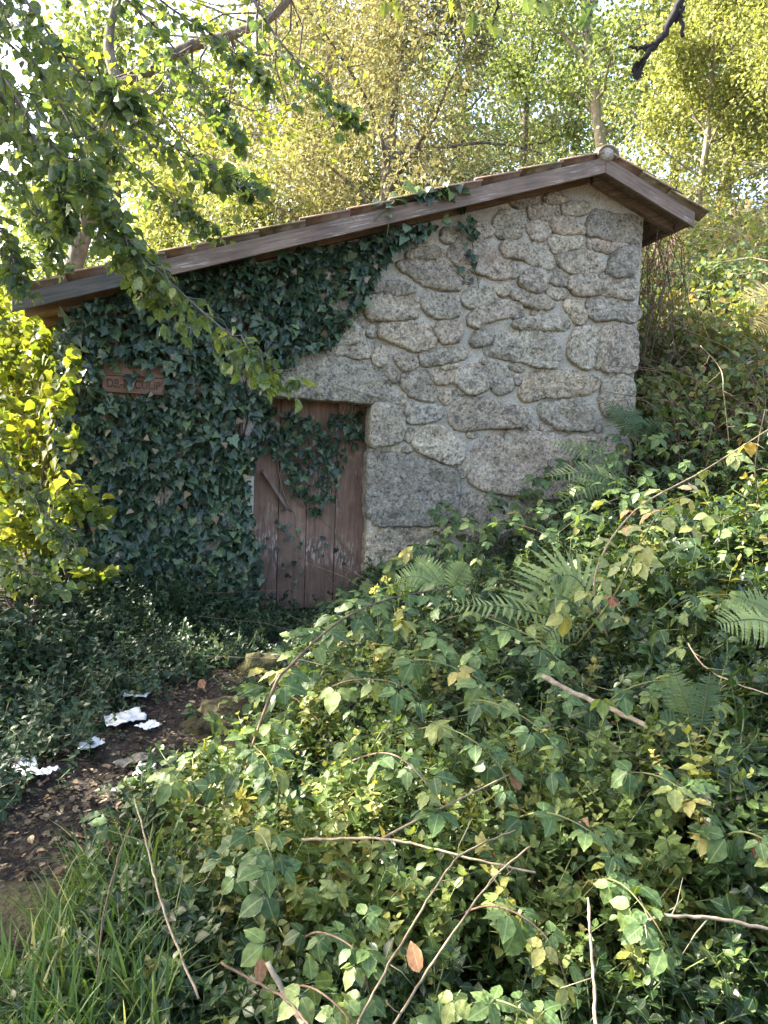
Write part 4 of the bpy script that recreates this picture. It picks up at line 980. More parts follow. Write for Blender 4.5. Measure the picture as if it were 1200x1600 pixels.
bush('dark_shrub', 'shaded dark green shrub low at the left edge beside the path', 'bush', None,
     [(P_(-10, 930, -1.0), (.5, .5, .28)), (P_(70, 960, -.9), (.45, .4, .22)), (P_(-60, 1010, -1.6), (.5, .5, .25))], 900, [L_OV2, L_HAZ2], .075, MAT['peri_dark'], MAT['brown_stem'])
bush('far_thicket', 'pale sunlit thicket far beyond the left corner under the eaves', 'bush', None,
     [(P_(40, 650, 7), (2.2, 1.2, 1.6)), (P_(-80, 560, 9), (2.5, 1.5, 2.4)), (P_(60, 560, 12), (2.5, 1.5, 1.6))], 6500, L_DIA, .13, MAT['yellow'], MAT['pale_bark'], nst=60)

# ------------------------------------------------------------------ hazel tree overhanging from the left
hz = empty('hazel_tree', (-2.9, -2.6, T1(-2.9, -2.6))); tag(hz, 'hazel tree whose leafy branches droop into the upper left', 'tree')
hl = np.array(hz.location)
trunk_top = np.array([-2.6, -2.4, 4.2])
m = MB(); m.tube(smooth_line([hl+(0, 0, -.1), hl+(.1, .05, 1.4), hl+(.15, .1, 2.8), trunk_top, trunk_top+(.2, .3, 2.2)], 6), np.linspace(.11, .03, 25), 8); m.build('trunk', MAT['bark'], hz, origin=hl)
HB = [  # px, py, depth
 [(-260,-260,4.1),(-60,-80,3.8),(90,95,3.7),(200,185,3.65),(300,245,3.6),(392,292,3.5)],
 [(-300,-160,3.9),(-60,60,3.6),(90,240,3.4),(210,385,3.3),(320,490,3.2),(436,582,3.1)],
 [(-200,-300,4.3),(60,-100,4.1),(210,10,4.0),(300,110,3.9),(368,195,3.8)],
 [(-320,-40,3.8),(-80,110,3.6),(60,250,3.5),(160,345,3.4),(250,440,3.35)],
 [(60,-300,4.8),(330,-80,4.6),(430,55,4.5),(500,140,4.4),(545,180,4.35)],
 [(-220,-240,3.8),(-30,-20,3.5),(80,140,3.4),(150,280,3.3),(205,390,3.2)],
 [(-300,-100,3.6),(-80,70,3.4),(20,170,3.3),(70,250,3.2),(110,330,3.15)],
 [(-200,-320,4.7),(120,-120,4.6),(250,0,4.5),(340,60,4.45),(410,125,4.4)],
 [(-300,-200,4.8),(-40,20,4.6),(120,170,4.5),(240,290,4.4),(320,345,4.3)],
 [(-260,-320,3.5),(-60,-140,3.3),(40,0,3.2),(120,110,3.1),(190,150,3.05)],
 [(-280,-60,4.3),(-120,60,4.2),(-10,130,4.1),(90,160,4.05),(180,230,4.0)],
 [(-340,-20,4.6),(-160,120,4.4),(-40,230,4.3),(40,300,4.2),(90,390,4.1)],
 [(-340,60,3.9),(-160,190,3.7),(-60,290,3.6),(0,360,3.5),(30,430,3.4)],
 [(-300,-260,3.4),(-120,-60,3.2),(-20,80,3.1),(60,200,3.0),(130,270,2.95)],
 [(-330,420,4.6),(-140,600,4.4),(-20,690,4.3),(50,780,4.2),(110,850,4.1)],
 [(-330,560,4.5),(-150,740,4.3),(-20,850,4.2),(60,905,4.1)],
]
hP, hD = [], []
for bi, br in enumerate(HB):
    c = smooth_line([trunk_top+rng.normal(0, .3, 3)]+[at_d(*p) for p in br], 8)
    m = MB(); m.tube(c, np.linspace(.015, .002, len(c)), 5)
    n = len(c)
    for k in range(int(n*.28), n):
        T = c[min(k+1, n-1)]-c[max(k-1, 0)]; T /= np.linalg.norm(T)
        hP.append(c[k]); hD.append(T)
        if k % 2 == 0 or k > n-8:
            for _ in range(2):
                sd_ = rnd_dirs(1)[0]; sd_[2] -= .25; d = T*1.0+sd_*.7; d /= np.linalg.norm(d); Lt = rng.uniform(.12, .36)*(1.15-.85*k/n)
                e = c[k]+d*Lt+np.array([0, 0, -.25*Lt]); mid = c[k]+d*Lt*.5+np.array([0, 0, .02])
                m.tube([c[k], mid, e], [.004, .003, .0015], 3, cap=False)
                for s_ in (.2, .35, .5, .62, .74, .87, 1.0):
                    hP.append(c[k]+(e-c[k])*s_); hD.append(d)
    m.build('branch', MAT['bark'], hz, origin=hl)
hP = np.array(hP); hD = np.array(hD)
n = len(hP); side = rnd_dirs(n); side[:, 2] *= .4
tip = hD*.6+side*.8; tip[:, 2] -= .55
P = hP+rng.normal(0, .02, (n, 3))+tip*.02
nr = rnd_dirs(n, .9)
Fh = frame(nr, tip); sh = rng.uniform(.032, .066, n)
inview = np.array([0 < 600+FPX*((p-CAM)@cright)/((p-CAM)@fwd) < 1200 and 0 < 800-FPX*((p-CAM)@cup)/((p-CAM)@fwd) < 1600 for p in P])
od = np.argsort(-(sh/np.linalg.norm(P-CAM, axis=1))*inview); a, b = od[:300], od[300:]
hm = [tmpl_mesh('hazel_leaf', t_, MAT['hazel']) for t_ in (L_HAZ, L_HAZ2)]
for j in a: link('leaf', hm[j % 2], None, hz, mat4(Fh[j], P[j]-hl, sh[j]))
o = scatter('crown', [(L_HAZ, Fh[b[::2]], P[b[::2]], sh[b[::2]]), (L_HAZ2, Fh[b[1::2]], P[b[1::2]], sh[b[1::2]])], MAT['hazel'], hz, org=hl); o['kind'] = 'stuff'
def in_view(p, pad=60):
    v = p-CAM; d = v@fwd; return d > .1 and -pad < 600+FPX*(v@cright)/d < 1200+pad and -pad < 800-FPX*(v@cup)/d < 1600+pad
# unseen upper hazel crown, with leaf clumps added to cast dappled shade
_shade_cl = np.vstack([np.array(c)+rnd_dirs(n_)*rng.random((n_, 1))**.4*np.array(r_) for c, r_, n_ in [((-2.8, -2.2, 5.2), (1.5, 1.5, 1.1), 26), ((-3.6, -1.0, 4.4), (1.3, 1.9, .9), 80), ((-2.2, -4.6, 4.6), (1.2, 1.0, .8), 26), ((-4.8, .3, 2.9), (1.1, .9, 1.0), 50)]])
for tx, ty in [(0,1380),(60,1300),(130,1230),(200,1160),(250,1110),(40,1180),(100,1120),(60,1050),(150,1020),(220,1000),(330,1000),(120,1500),(220,1420),(40,1560),(300,1450),(200,1560),(380,1560),(400,1430),(450,1060),(700,1050),(1000,1150),(1100,1300),(1050,1500),(600,1420),(640,920),(720,870),(800,900),(900,850),(1000,780),(900,950),(1000,930),(1100,880),(1100,1040),(800,1050),(1150,1180),(1150,1450),(950,1400),(1000,1570),(700,1540),(800,1350),(560,1560)]:   # clumps added up the sun rays to shade path and bank
    g_ = on_ground(tx, ty, .1)
    for k in range(4):
        q = g_+np.array(sd)*rng.uniform(3.2, 9.5)+rng.normal(0, .22, 3)
        if not in_view(q) and q[2] > 1.8: _shade_cl = np.vstack([_shade_cl, q])
for tx, ty in [(430,1180),(500,1235),(390,1150),(560,1290),(850,1480),(690,1300),(1010,810)]:   # clumps cleared along the sun rays to leave sunlit gaps
    g_ = on_ground(tx, ty, .3); v_ = _shade_cl-g_; t_ = v_@np.array(sd); _shade_cl = _shade_cl[np.linalg.norm(v_-t_[:, None]*np.array(sd), axis=1) > .32]
bP = np.repeat(_shade_cl, 26, axis=0)+rng.normal(0, .16, (len(_shade_cl)*26, 3))
n = len(bP); tip = rnd_dirs(n); tip[:, 2] -= .5
o = scatter('crown', [(L_HAZ2, frame(rnd_dirs(n, .7), tip), bP, rng.uniform(.08, .13, n))], MAT['hazel'], hz, org=hl); o['kind'] = 'stuff'  # mesh of the unseen clumps, including those added for shade

# old oak with a thick limb behind the hazel leaves
ok = empty('oak_tree', (-2.6, 4.6, T1(-2.6, 4.6))); tag(ok, 'old tree with a thick bare limb crossing behind the hazel leaves', 'tree')
ol = np.array(ok.location); m = MB()
A = [ol+(0, 0, -.1), ol+(.3, 0, 1.8), np.array(at_y(150, 300, 4.3)), np.array(at_y(170, 190, 4.1)), np.array(at_y(185, 135, 4.0))]
m.tube(smooth_line(A, 5), np.linspace(.13, .085, 21), 8)
m.tube(smooth_line([A[-1], at_y(240, 105, 3.9), at_y(290, 75, 3.8), at_y(335, 62, 3.7), at_y(375, 50, 3.6), at_y(430, 22, 3.5), at_y(480, -40, 3.4)], 5), np.linspace(.085, .04, 31), 7)
m.tube(smooth_line([A[-1], at_y(170, 60, 4.2), at_y(200, -60, 4.4)], 5), np.linspace(.08, .04, 11), 7)
rs = np.random.default_rng(5); op, od_ = [], []
starts = [at_y(a, b, 3.7) for a, b in [(300,72),(330,62),(360,55),(400,38),(430,22),(250,100),(205,125),(180,150),(170,200),(455,0)]]
for s0_ in starts:
    for _ in range(4):
        d = rs.normal(size=3); d[2] -= .5; d /= np.linalg.norm(d); q = [np.array(s0_)]
        for k in range(5): d = d+rs.normal(size=3)*.3; d[2] -= .06; d /= np.linalg.norm(d); q.append(q[-1]+d*.32)
        m.tube(np.array(q), np.linspace(.016, .004, 6), 4, cap=False)
        for k in range(2, 6):
            for _2 in range(2):
                e = q[k]+rs.normal(size=3)*.22; m.tube([q[k], e], [.005, .002], 3, cap=False); op.append(e); od_.append(d)
m.build('trunk', MAT['bark'], ok, origin=ol)
fr_, P, sc = leaf_cloud(np.array(op), np.array(od_), 5, .13, .10, .3); o = scatter('crown', [(L_DIA, fr_, P, sc)], MAT['sunleaf'], ok, org=ol); o['kind'] = 'stuff'

# overhead branch at the top edge, with dark dead tips and lobed leaves
ob = empty('overhead_branch', (2.9, -7.2, T1(2.9, -7.2))); tag(ob, 'tree leaning over from behind, its dark twig and lobed leaves hanging at the top edge', 'tree')
bl = np.array(ob.location); m = MB()
m.tube(smooth_line([bl+(0, 0, -.1), bl+(-.1, .3, 2), np.array([2.6, -5.6, 3.6]), at_d(900, -300, 3.2), at_d(700, -160, 3.1), at_d(560, -120, 3.0)], 6), np.linspace(.12, .012, 31), 7)
m.build('trunk', MAT['bark'], ob, origin=bl)
dkm = rough_mat('dark_twig', [(.3, (.012, .011, .012)), (.7, (.04, .035, .034))], scale=20, rough=.9, bump=.5, bscale=40, dist=.01)
for pts, r0, r1 in (([(900,-280),(1010,-120),(1060,-20),(1050,30),(1030,62),(1012,85),(1000,105),(993,118)], .02, .008), ([(1030,62),(1015,72),(1000,76),(984,75)], .011, .005), ([(1058,0),(1066,25),(1068,55)], .010, .007), ([(1012,85),(1008,70)], .008, .005), ([(760,-130),(780,-50),(775,10),(770,40)], .008, .003), ([(640,-130),(620,-50),(612,5)], .007, .003), ([(920,-260),(925,-60),(925,10)], .008, .003)):
    m = MB(); c = smooth_line([at_d(a, b, 2.9) for a, b in pts], 5); c = c+rng.normal(0, .004, c.shape); m.tube(c, np.linspace(r0, r1, len(c)), 5); m.build('twig', dkm, ob, origin=bl)
dm = tmpl_mesh('dark_leaf', L_OAK, dkm); om = tmpl_mesh('lobed_leaf', L_OAK, MAT['sunleaf']); om2 = tmpl_mesh('lobed_leaf', L_OAK, MAT['hazel'])
for px, py, s_, mm in [(1066,30,.05,dm),(1068,50,.05,dm),(1058,15,.05,dm),(1000,100,.06,dm),(990,105,.05,dm),(1008,88,.05,dm),(996,95,.055,dm),(602,0,.07,om),(615,8,.075,om),(622,-5,.07,om),(750,22,.08,om),(762,30,.09,om),(775,25,.08,om),(745,36,.075,om),(768,45,.07,om),(740,18,.08,om),(910,0,.09,om2),(925,10,.085,om2),(935,5,.08,om2),(915,20,.085,om2),(820,-15,.09,om2),(845,-10,.09,om2),(700,-10,.08,om)]:
    link('leaf', mm, None, ob, mat4(frame((rng.normal(0, .5), -1, rng.normal(.2, .4)), (rng.normal(0, .6), rng.normal(0, .3), -1)), at_d(px, py, 2.9+rng.normal(0, .06))-bl, s_))

# ------------------------------------------------------------------ ground cover
_py = np.array([p[1] for p in PATH]); _px = np.array([p[0] for p in PATH]); _o = np.argsort(_py)
def side_of_path(x, y):          # > 0: right of the path
    return x-np.interp(y, _py[_o], _px[_o])
def cover_h(x, y):               # height of the plant cover
    d = path_dist(x, y); s = side_of_path(x, y)
    nz_ = np.array([noise.noise(Vector((a*1.3, b*1.3, 4))) for a, b in zip(x, y)])
    right = np.clip(.10+.45*np.clip(d, 0, 1.1)/1.1+.14*nz_, .06, .7)
    near = np.clip((np.hypot(x-CAM[0], y-CAM[1])-.9)/1.6, .25, 1)
    left = np.clip(.08+.22*np.clip(d, 0, .8)/.8+.10*nz_+.22*np.clip((y+.9)/.9, 0, 1)*np.clip((.45-x)/.3, 0, 1), .05, .6)
    return np.where(s > 0, right*near, left)
def region(n, x0, x1, y0, y1, side, dmin=.0, cond=None):
    x = rng.uniform(x0, x1, n); y = rng.uniform(y0, y1, n)
    k = (path_dist(x, y)+.07*rng.normal(size=n) > dmin) & (side*side_of_path(x, y) > 0)
    k &= ~((y > -.03) & (x > XL-.05) & (x < XR+.05))
    k &= np.hypot(x-CAM[0], y-CAM[1]) > .95
    if cond is not None: k &= cond(x, y)
    return x[k], y[k]
def in_frame(x, y, z, pad=120):
    v = np.stack([x, y, z], 1)-CAM; d = v@fwd; px = 600+FPX*(v@cright)/d; py = 800-FPX*(v@cup)/d
    return (d > .3) & (px > -pad) & (px < 1200+pad) & (py > -pad) & (py < 1600+pad)
ROCKS = [(413, 1052, .24), (366, 1128, .27), (8, 1440, .24)]
def sprigs(x, y, tms, size, umin=.15, lean=.35, top=1.0):
    for a, b, r_ in ROCKS:
        g_ = on_ground(a, b); k = (np.hypot(x-g_[0], y-g_[1]) > r_) & ~((np.abs(x-g_[0]) < r_*.8) & (y < g_[1]) & (y > g_[1]-.35)); x, y = x[k], y[k]
    n = len(x); h = cover_h(x, y); z = terr(x, y)+h*top*(umin+(1-umin)*rng.random(n)**.7)-size*.75
    z = np.maximum(z, terr(x, y)-.02)
    up = np.c_[rng.normal(0, lean, n), rng.normal(-.12, lean, n), np.ones(n)]
    fw = rnd_dirs(n); fw[:, 2] = 0
    F = frame(up, fw); s = size*rng.uniform(.65, 1.35, n); P = np.c_[x, y, z]
    k = in_frame(x, y, z); F, P, s = F[k], P[k], s[k]
    return [(t_, F[i::len(tms)], P[i::len(tms)], s[i::len(tms)]) for i, t_ in enumerate(tms)]
x, y = region(6200, -3.2, .75, -4.8, -.02, -1, -.03)
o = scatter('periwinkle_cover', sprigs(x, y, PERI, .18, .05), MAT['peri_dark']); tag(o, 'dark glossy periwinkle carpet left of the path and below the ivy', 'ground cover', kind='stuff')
x, y = region(10500, -.9, 4.4, -6.1, -.05, 1, .0, lambda x, y: (y < -2.0+.25*x)); x2, y2 = region(3600, -.9, 2.4, -5.8, -3.8, 1, .0); x, y = np.r_[x, x2], np.r_[y, y2]
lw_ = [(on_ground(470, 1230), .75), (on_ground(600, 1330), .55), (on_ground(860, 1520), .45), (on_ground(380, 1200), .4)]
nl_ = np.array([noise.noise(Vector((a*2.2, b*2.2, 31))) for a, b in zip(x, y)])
lit_paint_ = np.any([np.hypot(x-c[0], y-c[1])+.5*nl_ < r for c, r in lw_], axis=0)  # patches where sunlight is painted into the leaf colour
o = scatter('sun_painted_undergrowth', sprigs(x[lit_paint_], y[lit_paint_], MINT+PERI[:2], .14, .1), MAT['peri_sun_paint']); tag(o, 'undergrowth with sunlight painted into its pale yellow-green leaves, between the path and the middle of the bank', 'ground cover', kind='stuff')
o = scatter('undergrowth', sprigs(x[~lit_paint_], y[~lit_paint_], PERI+MINT[:1], .16, .1, .35, .8), MAT['peri']); tag(o, 'dark green undergrowth of periwinkle filling the right of the near bank', 'ground cover', kind='stuff')
x, y = region(3000, .3, 5.2, -3.4, -.05, 1, .0)
o = scatter('bank_growth', sprigs(x, y, MINT+PERI[:1], .17, .1, .35, .6), MAT['peri_dark']); tag(o, 'shaded leafy growth covering the bank below the stone wall', 'ground cover', kind='stuff')
x, y = region(900, .1, 1.5, -1.5, -.04, 1, -.30); x2, y2 = region(700, -.6, 1.0, -1.5, -.04, -1, -.25); x, y = np.r_[x, x2], np.r_[y, y2]
o = scatter('doorstep_weeds', [b_ for b_ in sprigs(x, y, PERI, .11, .0)], MAT['peri_dark']); tag(o, 'small dark weeds growing at the foot of the door', 'weeds', kind='stuff')
# larger, pointed glossy leaves low on the right
x, y = region(2600, 1.0, 4.2, -5.6, -2.0, 1, .3, lambda x, y: x > 1.15+.35*(y+5.2))
bs = sprigs(x, y, MINT, .21, .55, .5)
o = scatter('glossy_shrub_leaves', bs, MAT['peri']); tag(o, 'larger pointed glossy leaves at the lower right of the bank', 'ground cover', kind='stuff')
# low bramble leaves over the bank
x, y = region(3600, -.6, 5.0, -5.9, -.1, 1, .02); n = len(x)
z = terr(x, y)+cover_h(x, y)*(.55+.8*rng.random(n)); tip = rnd_dirs(n); tip[:, 2] = -.15
F = frame(np.c_[rng.normal(0, .42, n), rng.normal(-.3, .42, n), np.ones(n)], tip); P = np.c_[x, y, z]; sb = rng.uniform(.06, .15, n)*np.where(y > -3.5, 1.2, .95)
clump = np.array([noise.noise(Vector((a*1.1, b*1.1, 21))) for a, b in zip(x, y)])
k = in_frame(x, y, z) & (rng.random(n) < (.14+.86*(y > -3.5))*(clump > -.18)*(.35+.65*(rng.random(n) < .8))); F, P, sb = F[k], P[k], sb[k]
o = scatter('low_brambles', [(BR[i], F[i::4], P[i::4], sb[i::4]) for i in range(4)], MAT['bramble']); tag(o, 'low carpet of three-leaved brambles spreading over the bank', 'brambles', kind='stuff')

# ------------------------------------------------------------------ bramble canes, each a thing
def surf(px, py, off=0.0):        # a point on the plant cover seen at that pixel
    d = ray(px, py); ts = np.linspace(.7, 14, 900); Q = CAM[None]+ts[:, None]*d[None]
    hh_ = terr(Q[:, 0], Q[:, 1])+cover_h(Q[:, 0], Q[:, 1])*.8+off
    b = (Q[:, 2] < hh_) | ((Q[:, 1] > -.12) & (Q[:, 0] > XL) & (Q[:, 0] < XR)); i = int(np.argmax(b)) if b.any() else 500
    return Q[i]
brm = {mt: [tmpl_mesh('bramble_leaf', t_, MAT[mt]) for t_ in BR] for mt in ('bramble', 'bramble_pale', 'rust')}
def cane(pts, label, group, r=.004, leaves=12, size=.12, mt='bramble', stem='green_stem', t0=.15, dead=0):
    c = smooth_line(pts, 7); base = c[0]
    root = empty('bramble_cane', tuple(base)); tag(root, label, 'bramble', group)
    m = MB(); m.tube(c, np.linspace(r, r*.45, len(c)), 5); m.build('stem', MAT[stem], root, origin=base)
    for k in range(leaves):
        f = t0+(1-t0)*(k+rng.random()*.7)/leaves; i = min(len(c)-2, int(f*(len(c)-1))); T = c[i+1]-c[i]; T /= np.linalg.norm(T)
        sd_ = np.cross(T, (0, 0, 1)); sd_ = sd_*(1 if k % 2 else -1)/max(np.linalg.norm(sd_), .01)
        tip = T*.5+sd_+rng.normal(0, .25, 3); nr = np.array([rng.normal(0, .3), rng.normal(-.3, .25), 1.0])
        mm = 'rust' if k < dead else mt; sk = .6 if k < dead else 1.0
        link('leaf', brm[mm][int(rng.integers(0, 4))], None, root, mat4(frame(nr, tip), c[i]-base, sk*size*rng.uniform(.75, 1.25)))
    return root
# the long arching cane in the middle
_mid = [(392,1128,-.05),(430,1070,.0),(452,1042,.05),(500,995,.12),(545,962,.16),(600,938,.2),(660,925,.22),(722,915,.24)]
mp = []
for a, b, off in _mid: mp.append(at_d(a, b, 3.1+.9*(a-392)/330))
mp[0][2] = T1(mp[0][0], mp[0][1])+.25
cane([np.array([mp[0][0]-.05, mp[0][1]-.02, T1(mp[0][0], mp[0][1])])]+mp, 'long dark bramble cane arching up towards the door', None, .0075, 20, .165, 'bramble', 'brown_stem', .12)
cane([surf(950, 1000, 0), surf(930, 900, .35), at_d(990, 800, 3.4), at_d(1100, 735, 3.5), at_d(1210, 665, 3.6)], 'pale bramble cane slanting to the right edge with pink-tinged leaves', None, .006, 14, .13, 'bramble_pale', 'dry_stem', .1)
cane([surf(900, 1010, 0), at_d(960, 930, 3.0), at_d(1000, 850, 2.95), at_d(1040, 790, 3.0), at_d(1090, 770, 3.05)], 'bramble cane with yellowing leaves beside the large fern', None, .005, 13, .12, 'bramble_pale', 'green_stem', .2, 2)
CAN = [((560,900),(640,860),(740,800),(800,790)), ((700,900),(760,830),(850,790),(900,800)), ((820,880),(900,810),(980,770),(1060,720)), ((960,760),(1040,700),(1130,690),(1200,650)), ((640,1000),(720,960),(820,990),(880,1040)), ((560,1080),(640,1030),(730,1050),(800,1100)), ((470,1130),(520,1070),(600,1060),(660,1090)), ((680,1120),(740,1090),(820,1120),(880,1180)), ((600,1160),(680,1130),(760,1170),(800,1240)), ((520,1200),(600,1170),(660,1210),(690,1270)), ((900,1150),(960,1080),(1040,1060),(1120,1090)), ((1000,1000),(1060,940),(1140,930),(1200,960)), ((1050,880),(1110,820),(1180,800),(1230,820)), ((760,1300),(840,1260),(930,1300),(980,1370)), ((860,1400),(940,1360),(1000,1410),(1040,1480)), ((680,1450),(760,1400),(840,1440),(880,1520)), ((420,1290),(440,1230),(420,1180),(400,1160)), ((330,1350),(400,1290),(430,1330),(440,1390)), ((460,1480),(500,1440),(560,1470),(580,1540)), ((900,1250),(980,1200),(1060,1230),(1100,1300)), ((1080,1350),(1130,1290),(1190,1310),(1220,1370)), ((420,1560),(480,1520),(540,1560),(560,1610)), ((700,1590),(760,1540),(830,1570),(860,1620)), ((1010,680),(1060,640),(1120,630),(1170,650)), ((1040,600),(1090,560),(1150,560),(1200,590)), ((610,960),(600,930),(640,900),(690,900))]
CLAB = ['bramble cane nearest the door, in front of the jamb stones', 'bramble cane below the large speckled wall stone', 'bramble cane crossing in front of the wall corner stones', 'bramble cane on the slope just past the wall corner', 'bramble cane running under the large pale fern', 'bramble cane in the shade above the sunlit patch', 'bramble cane beside the foot of the long arching cane', 'bramble cane left of the cut grey branch', 'bramble cane below the cut grey branch, pointing down the bank', 'bramble cane at the upper edge of the level dead cane', 'bramble cane right above the dark upright fern', 'bramble cane beneath the fern at the right edge', 'bramble cane at the right edge below the pale slanting cane', 'bramble cane between the steep dead canes and the glossy leaves', 'bramble cane beside the pale upright dead stem', 'bramble cane just right of the two steep dead canes', 'bramble cane hanging over the edge of the path', 'bramble cane between the straw and the level dead cane', 'bramble cane above the thick grey twig at the bottom', 'bramble cane among the glossy leaves below the dark fern', 'bramble cane at the right edge above the grey twig', 'bramble cane at the bottom edge beside the thick grey twig', 'bramble cane at the bottom edge under the steep dead canes', 'bramble cane climbing the hillside scrub at the wall corner', 'bramble cane highest on the right hillside scrub', 'bramble cane beside the small yellow flowers']
for i, cc in enumerate(CAN):
    pts = [surf(*cc[0], -.25)]+[surf(a, b, [.0, .10, .14, .06][j+1]) for j, (a, b) in enumerate(cc[1:])]
    for q in pts[1:]: q -= ray(600, 900)*.06
    cane(pts, CLAB[i], 'bramble canes on the bank', .0035, 10, (.13+.035*rng.random())*float(np.clip(np.linalg.norm(pts[1]-CAM)/3.2, .62, 1.0)), 'bramble', 'green_stem' if i % 3 else 'brown_stem', .1, 1 if i % 4 == 0 else 0)

# ------------------------------------------------------------------ ferns
L_PIN = leaf_tmpl([(0, 0), (.03, .085), (.12, .05), (.16, .095), (.26, .05), (.30, .09), (.40, .045), (.44, .08), (.54, .04), (.58, .07), (.68, .032), (.72, .055), (.82, .02), (1, 0)], .15, .12)
def frond(root, base, tip, width, arch, nrm, mat, n=20, droop=.2, pinnae=False):
    b, e = np.asarray(base, float), np.asarray(tip, float); L = np.linalg.norm(e-b)
    mid = np.asarray(arch, float) if np.ndim(arch) else b+(e-b)*.5+np.array([0, 0, arch*L])
    c = smooth_line([b, mid, e], 16); tl_ = np.linspace(0, 1, len(c)); it = []
    for k in range(n):
        f = .16+.84*k/n; p = np.array([np.interp(f, tl_, c[:, j]) for j in range(3)]); T = np.array([np.interp(min(f+.03, 1), tl_, c[:, j]) for j in range(3)])-p; T /= max(np.linalg.norm(T), 1e-6)
        ln = width*(math.sin(min(1, (f-.08)*1.7)*math.pi*.5)*(1-f)**.62*1.35+.02)
        for s_ in (-1, 1):
            sd_ = np.cross(T, nrm); sd_ /= np.linalg.norm(sd_); d = sd_*s_+T*.42+np.array([0, 0, -droop])+rng.normal(0, .05, 3)
            it.append((L_PIN, frame(np.asarray(nrm)+rng.normal(0, .12, 3), d), p, ln))
    rl = np.array(parent_world(root))
    if pinnae:
        m = MB(); m.tube(c, np.linspace(.0045, .0012, len(c)), 4); o = m.build('frond', MAT['green_stem'], root, origin=rl)
        for _, fm, p, ln in it: link('pinna', PINM, None, o, mat4(fm, p-rl, ln))
        return o
    v, f_, u = tmpl_join(it); A = np.c_[u, np.full(len(u), rng.random())]
    o = link('frond', mesh_np('frond', v-rl, f_, A), mat, root); o['kind'] = 'stuff'
    m = MB(); m.tube(c, np.linspace(.0045, .0012, len(c)), 4); r_ = m.build('rachis', MAT['green_stem'], None); r_.parent = o; r_.location = -Vector(rl)
    return o
PINM = tmpl_mesh('pinna', L_PIN, MAT['fern'])
def fern(label, fronds, mat='fern', pinnae=False):
    b0 = fronds[0][0]; root = empty('fern', tuple(b0)); tag(root, label, 'fern', 'ferns on the bank')
    for b, e, wd, arch, nrm in fronds: frond(root, b, e, wd, arch, nrm, MAT[mat], pinnae=pinnae)
D_ = at_d
_fd = float(np.dot(surf(850, 965)-CAM, fwd))-.10
fern('large pale fern frond arching in the middle of the bank', [(surf(950, 990, -.1), D_(772, 992, _fd-.12), .26, D_(885, 898, _fd-.05), (.1, -.85, .5)), (surf(950, 990, -.1), D_(690, 948, _fd-.15), .12, D_(800, 950, _fd-.2), (0, -.6, .8)), (surf(950, 990, -.1), D_(835, 1055, _fd-.3), .12, D_(860, 985, _fd-.2), (0, -.7, .7))], pinnae=True)
fern('soft green fern leaning across the big wall stone', [(D_(1000, 760, 5.3), D_(855, 690, 5.3), .15, .10, (0, -.8, .6)), (D_(1000, 760, 5.3), D_(870, 790, 5.0), .16, .15, (0, -.8, .6)), (D_(1000, 770, 5.2), D_(850, 745, 5.1), .15, .12, (0, -.7, .7))], 'fern_dark')
fern('upright green fern at the right corner of the wall', [(D_(995, 700, 6.0), D_(945, 625, 6.1), .14, .1, (0, -1, .3)), (D_(995, 700, 6.0), D_(985, 630, 6.0), .14, .05, (.1, -1, .3)), (D_(995, 700, 6.0), D_(1035, 655, 5.9), .14, .12, (.3, -.9, .4))], 'fern_dark')
fern('small light fern in front of the door jamb stone', [(D_(700, 935, 4.4), D_(615, 905, 4.4), .14, .2, (0, -.7, .7)), (D_(700, 935, 4.4), D_(650, 870, 4.5), .13, .1, (0, -.9, .5)), (D_(700, 935, 4.4), D_(730, 880, 4.4), .12, .12, (0, -.9, .5))])
fern('dark upright fern right of the fallen branch', [(D_(1090, 1170, 2.6), D_(1050, 1040, 2.7), .11, .06, (.1, -.9, .5)), (D_(1090, 1170, 2.6), D_(1110, 1050, 2.6), .10, .06, (.1, -.9, .5)), (D_(1090, 1170, 2.6), D_(1030, 1120, 2.6), .09, .1, (0, -.8, .6))], 'fern_dark')
fern('green fern reaching in from the right edge', [(D_(1250, 1000, 3.0), D_(1120, 975, 2.9), .14, .12, (0, -.7, .7)), (D_(1250, 1010, 3.0), D_(1150, 930, 3.0), .12, .12, (0, -.8, .6))])
fern('pale dry fern high at the right edge on the hillside', [(D_(1260, 500, 4.6), D_(1158, 468, 4.5), .18, .16, (0, -.8, .6)), (D_(1260, 500, 4.6), D_(1175, 520, 4.5), .14, .1, (0, -.8, .6))], 'fern_dry')

# ------------------------------------------------------------------ hillside to the right of the hut
bush('scrub_bush', 'leafy green scrub against the right corner of the hut', 'bush', 'scrub on the hillside', [(P_(1050, 560, 1.0), (.6, .5, .7)), (P_(1080, 650, .2), (.7, .5, .45))], 4200, [L_OV2, L_DIA], .085, MAT['scrub'], MAT['brown_stem'], nst=26)
bush('scrub_bush', 'green scrub bush at the right edge halfway up the hillside', 'bush', 'scrub on the hillside', [(P_(1170, 560, .6), (.8, .6, .6)), (P_(1200, 650, -.4), (.7, .5, .5))], 4200, [L_OV2, L_DIA], .085, MAT['scrub'], MAT['dry_stem'], nst=26)
bush('scrub_bush', 'bright green scrub bush below the right eave tiles, up the slope', 'bush', 'scrub on the hillside', [(P_(1110, 465, 3.2), (.8, .7, .55))], 1500, [L_DIA], .10, MAT['green'], MAT['dry_stem'], nst=16)
bush('scrub_bush', 'yellowish scrub bush on the skyline of the right hillside', 'bush', 'scrub on the hillside', [(P_(1190, 420, 5), (1.1, .9, .8)), (P_(1120, 380, 6.5), (1.0, .9, .7))], 2200, [L_DIA], .11, MAT['scrub'], MAT['dry_stem'], nst=24)
